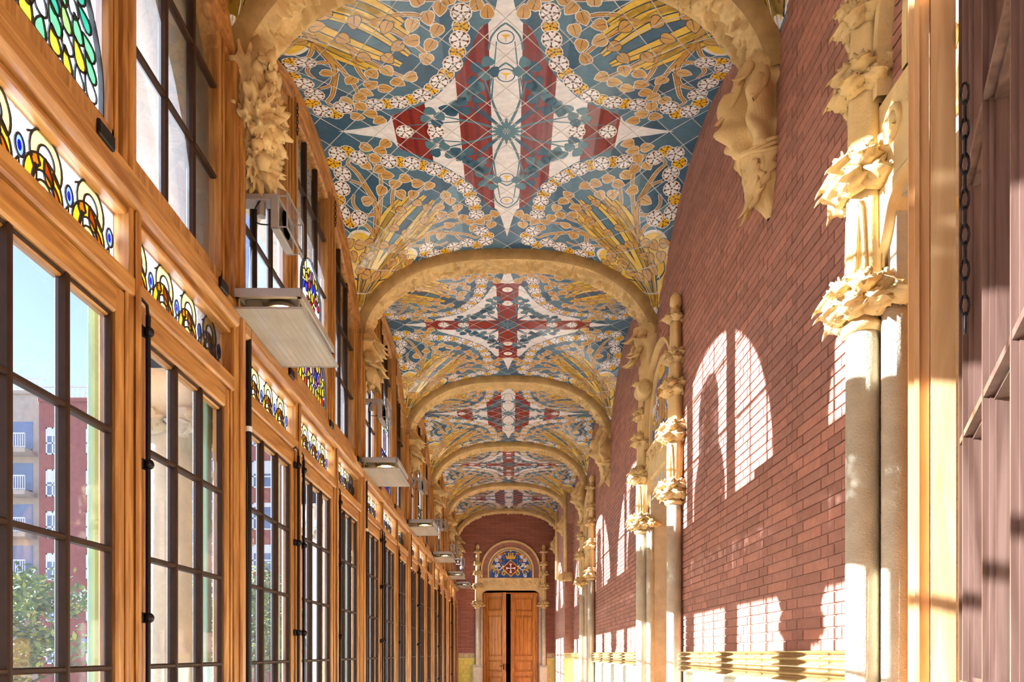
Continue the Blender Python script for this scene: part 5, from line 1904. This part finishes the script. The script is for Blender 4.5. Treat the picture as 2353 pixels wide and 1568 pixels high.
def place_door(name, w, flip, loc, rz, label, handle):
    rt, ps = door_leaf(w, flip)
    o = rt.build(name, M['wood_door'], None, loc=loc)
    o.rotation_euler = (0, 0, rz)
    tag(o, label, None, None, 'structure')
    for p_, planks in ps:
        q = p_.build('door_panel', M['wood_door'], o)
        for k_ in planks: k_.build('plank', M['wood_door'], q)
    if handle:
        s = -1 if flip else 1
        h = MB()
        x = s * (w - .055)
        h.bbox((x - .02, -.035, 1.02), (x + .02, -.024, 1.2), .004)
        h.tube([(x, -.025, 1.13), (x, -.07, 1.13), (x - s * .03, -.075, 1.13), (x - s * .13, -.07, 1.125)], .009, 8)
        h.tube([(x - .0, -.034, 1.05), (x, -.045, 1.05)], .014, 10)
        h.build('door_handle', M['iron'], o)
        h = MB(); h.bbox((s * w - .004, -.012, .98), (s * w + .004, .012, 1.2), .002); h.build('lock_plate', M['iron'], o)
yd = Y_END + .12
place_door('door_1', .775, False, (EC - DO + .03, yd, 0), -math.radians(36), 'knotty pine door leaf standing ajar with lever handle', True)
place_door('door_2', .775, True, (EC + DO - .03, yd, 0), 0, 'closed knotty pine door leaf of the end doorway', False)
m_ = MB()
for s in (-1, 1): m_.bbox((EC + s * DO, Y_END + .04, 0), (EC + s * (DO - .045), Y_END + .2, LINT0), .008)
m_.bbox((EC - DO, Y_END + .04, LINT0 - .03), (EC + DO, Y_END + .2, LINT0 + .02), .008)
tag(m_.build('trim_2', M['wood_door']), 'pine door lining around the end doors', None, None, 'structure')

# small security camera by the last window
e = tag(empty('security_camera', (-1.5, 20.3, EYE + 2.45)), 'white dome security camera on an arm near the end wall', 'camera')
m_ = MB(); m_.tube([(-.05, 0, .1), (.12, 0, .1), (.12, 0, .04)], .014, 8); m_.build('arm', M['white'], e)
m_ = MB(); m_.lathe([(.02, .05), (.05, .04), (.055, .0), (.05, -.03)], (.12, 0, 0), 16); m_.build('camera_housing', M['white'], e, smooth=True)
m_ = MB(); m_.blob((.12, 0, -.03), (.045, .045, .045), 16, 10); m_.build('dome', M['apt_glass'], e, smooth=True)

# ------------------------------------------------------------------ outside: arcade, street, flats, trees
XA = -1.95
pil = MB()
ZSP = EYE + 2.19
RO = 1.35
def arcade_bay():
    m_ = MB()
    n = 32
    yc = L / 2
    x0, x1 = XA - .17, XA + .15
    top = H0 + .3
    prev = None
    pts = [(0, EYE + 1.5), (0, EYE + 1.5)]
    curve = [(yc - RO, EYE + 1.5)] + [(yc - RO * math.cos(PI * i / n), ZSP + RO * math.sin(PI * i / n)) for i in range(n + 1)] + [(yc + RO, EYE + 1.5)]
    for i in range(len(curve) - 1):
        a, b = curve[i], curve[i + 1]
        m_.face([(x1, a[0], a[1]), (x1, a[0], top), (x1, b[0], top), (x1, b[0], b[1])])
        m_.face([(x0, a[0], a[1]), (x0, b[0], b[1]), (x0, b[0], top), (x0, a[0], top)])
        m_.face([(x0, a[0], a[1]), (x1, a[0], a[1]), (x1, b[0], b[1]), (x0, b[0], b[1])])
    for a, b in ((0, yc - RO), (yc + RO, L)):
        m_.box((x0, a, EYE + 1.5), (x1, b, top))
    return m_.build('arcade_arch', M['stone_ext'], mesh_only=True)
am = arcade_bay()
sw = MB()
rim_r = RO + .04
sw.tube([(XA + .15, L / 2 - rim_r * math.cos(PI * i / 32), ZSP + rim_r * math.sin(PI * i / 32)) for i in range(33)], .05, 8)
for s in (-1, 1):
    c_ = (L / 2 + s * (RO + .16), ZSP - .25)
    sw.tube([(XA + .155, c_[0] + .11 * (1 - t * .85) * math.cos(9 * t), c_[1] + .16 * (1 - t * .85) * math.sin(9 * t)) for t in [i / 24 for i in range(25)]], .016, 6)
swm = sw.build('arch_scrollwork', M['stone_ext'], mesh_only=True, smooth=True)
cap = MB()
cap.lathe([(.125, -1.3), (.12, 1.02), (.15, 1.06), (.15, 1.1), (.13, 1.14), (.16, 1.24), (.26, 1.38), (.34, 1.5)], (XA, 0, EYE), 28, fn=lambda t, z: 1 + (.07 * math.cos(8 * t) if z > 1.15 else 0))
cap.bbox((XA - .22, -.22, 0), (XA + .2, .22, .25), .03)
crockets(cap, (XA, 0, EYE + 1.32), .28, 8, sz=.16, tiers=1)
capm = cap.build('arcade_column', M['stone_ext'], mesh_only=True, smooth=True)
al = ['behind the viewer', 'just outside the first casements', 'outside the nearest post with a floodlight', 'outside the second floodlight post', 'outside the third floodlight post', 'outside the fourth floodlight post', 'outside the fifth floodlight post', 'outside the end of the windows']
for k in range(1, 8):
    o = link('arcade_column', capm, None, (0, RIB[k] - .02, 0))
    tag(o, 'pale stone arcade column seen through the glass, ' + al[k], 'column', 'arcade columns outside the windows')
for k in range(1, 7):
    o = link('arcade_arch', am, None, (0, RIB[k], 0))
    tag(o, 'pale stone arch of the outer arcade, ' + win_lab[k].split(',')[0], 'arch', 'outer arcade arches')
    link('scrollwork', swm, o)

mb = MB(); mb.box((-120, -40, -1.6), (-1.85, 140, -1.5))
tag(mb.build('ground', M['ground']), 'street outside the windows', None, None, 'structure')

def flats(name, x0, x1, y, ztop, wall, label, cols, balc, floors=6):
    """block of flats facing the corridor windows; cols = window columns, balc = balcony spans"""
    e = tag(empty(name, ((x0 + x1) / 2, y, -1.5)), label, 'building', 'flats across the street')
    ox = (x0 + x1) / 2
    w_ = MB(); w_.box((x0 - ox, 0, 0), (x1 - ox, 10, ztop + 1.5)); w_.bbox((x0 - ox, -.2, ztop + 1.3), (x1 - ox, 1, ztop + 1.6), .05)
    w_.build('facade', wall, e)
    rl = MB()
    for q in range(int((x1 - x0) / .35)):
        x = x0 - ox + q * .35
        rl.box((x, .1, ztop + 1.6), (x + .05, .14, ztop + 2.4))
    rl.box((x0 - ox + .02, .08, ztop + 2.4), (x1 - ox - .02, .18, ztop + 2.5))
    rl.build('roof_railing', M['white'], e)
    fh = 2.95
    fm = MB(); gm_ = MB(); sm_ = MB()
    for f in range(floors):
        z = ztop + 1.5 - 3.9 - f * fh
        for (cx, cw) in cols:
            a, b = cx - ox - cw / 2, cx - ox + cw / 2
            m_ = MB()
            for p, q in (((a, z), (a + .1, z + 1.9)), ((b - .1, z), (b, z + 1.9)), ((a, z), (b, z + .1)), ((a, z + 1.8), (b, z + 1.9)), ((a, z + .75), (b, z + .85)), (((a + b) / 2 - .05, z), ((a + b) / 2 + .05, z + 1.9))):
                m_.box((p[0], -.08, p[1]), (q[0], .0, q[1]))
            wo = m_.build('window', M['white'], e)
            m_ = MB(); m_.box((a + .05, -.03, z + .05), (b - .05, -.01, z + 1.85)); m_.build('pane', M['apt_glass'], wo)
            m_ = MB(); m_.box((a + .08, -.07, z + 1.9 - .3 * (1 + (f * 7 + int(cx)) % 3)), (b - .08, -.04, z + 1.85)); m_.build('shutter', M['white'], wo)
        for (p, q) in balc:
            a, b = p - ox, q - ox
            m_ = MB()
            m_.box((a, -1.3, z - .75), (b, .02, z - .45)); m_.box((a, -.02, z - .45), (b, .02, z - .2))
            bo = m_.build('balcony', M['apt_beige'], e)
            m_ = MB(); m_.box((a + .3, -.02, z - .4), (b - .3, -.005, z + 1.75)); m_.build('recess', M['apt_glass'], bo)
            r_ = MB()
            n = int((b - a) / .16)
            for i in range(n + 1):
                x = a + (b - a) * i / n
                r_.box((x - .02, -1.3, z - .45), (x + .02, -1.26, z + .55))
            r_.box((a, -1.32, z + .5), (b, -1.24, z + .58)); r_.box((a, -1.3, z - .4), (b, -1.26, z - .34))
            r_.build('balcony_railing', M['white'], bo)
    return e
A_ = flats('apartment_block', -33.2, -26.5, 50, 19.4, M['apt_red'], 'red brick block of flats seen through the nearest casement', [(-32.2, .95), (-29.2, 1.3)], [])
B_ = flats('apartment_block', -50, -33.3, 50.7, 20.2, M['apt_beige'], 'beige flats with white balcony railings beside the red block', [(-41, 1.2)], [(-39.5, -33.8), (-48, -43)])
C_ = flats('apartment_block', -26.5, -19.5, 50.7, 18.4, M['apt_beige'], 'beige flats with balconies seen past the stone column', [(-25.6, .9)], [(-24.5, -20)])
D_ = flats('apartment_block', -19.5, -10, 50, 20, M['apt_red'], 'red brick flats seen through the third casement', [(-17.4, 1.5), (-13.5, 1.3)], [])
# clinic board on the ground floor of the red block
e = tag(empty('clinic_sign', (-29.5, 49.8, EYE + .1)), 'white board lettered CLINICA VALL on the red block', 'sign')
m_ = MB(); m_.bbox((-.62, -.04, -.05), (.72, .04, .95), .02); m_.build('sign_board', M['apt_glass'], e)
def text(body, size, loc, mat_, par):
    cu = bpy.data.curves.new('lettering', 'FONT')
    cu.body = body; cu.size = size; cu.align_x = 'CENTER'; cu.extrude = .005
    cu.materials.append(mat_)
    tmp = bpy.data.objects.new('lettering_curve', cu)
    me = bpy.data.meshes.new_from_object(tmp)
    bpy.data.objects.remove(tmp)
    o = bpy.data.objects.new('lettering', me); col.objects.link(o)
    o.location = loc; o.rotation_euler = (PI / 2, 0, 0); o.parent = par
    return o
text('CLÍNICA', .34, (.05, -.05, .48), M['white'], e)
text('VALL', .34, (.05, -.05, .1), M['white'], e)

def tree(loc, h, rx, n, seed, label):
    rr = random.Random(seed)
    e = tag(empty('street_tree', loc), label, 'tree', 'street trees outside')
    t_ = MB()
    t_.tube([(0, 0, 0), (.1, .05, h * .3), (0, .1, h * .6), (.1, 0, h * .85)], [.2, .16, .1, .04], 8)
    for q in range(9):
        a = rr.uniform(0, 6.28); z = h * rr.uniform(.35, .75)
        t_.tube([(0, 0, z), (rx * .4 * math.cos(a), rx * .4 * math.sin(a), z + h * .1), (rx * .75 * math.cos(a), rx * .75 * math.sin(a), z + h * .16)], [.06, .04, .015], 6)
    t_.build('trunk', M['bark'], e, smooth=True)
    lm = MB()
    cl_ = [(rr.gauss(0, .42) * rx, rr.gauss(0, .42) * rx, h * rr.uniform(.42, .98), rr.uniform(.35, .8)) for q in range(46)]
    greens = [lin(c_) for c_ in ((96, 122, 70), (120, 142, 78), (74, 100, 66), (160, 166, 84), (110, 130, 96))]
    for q in range(n):
        c_ = rr.choice(cl_)
        o = Vector((c_[0] + rr.gauss(0, .4) * c_[3], c_[1] + rr.gauss(0, .4) * c_[3], c_[2] + rr.gauss(0, .35) * c_[3]))
        u = Vector((rr.gauss(0, 1), rr.gauss(0, 1), rr.gauss(0, .7))).normalized(); v = u.orthogonal().normalized()
        s_ = rr.uniform(.07, .13)
        lm.face([o - u * s_, o + v * s_ * .45, o + u * s_, o - v * s_ * .45], rr.choice(greens))
    lm.build('foliage', M['leaf'], e)
tree((-12.6, 17.5, -1.5), 5.2, 2.3, 5200, 1, 'small leafy tree low in the nearest casement')
tree((-8.9, 22.5, -1.5), 5.4, 1.5, 3600, 5, 'leafy tree in front of the red block')
tree((-10.2, 29, -1.5), 6.4, 2.0, 3600, 8, 'leafy tree behind the stone column')
tree((-8.0, 37, -1.5), 6.6, 2.2, 3000, 12, 'far tree seen through the third casement')
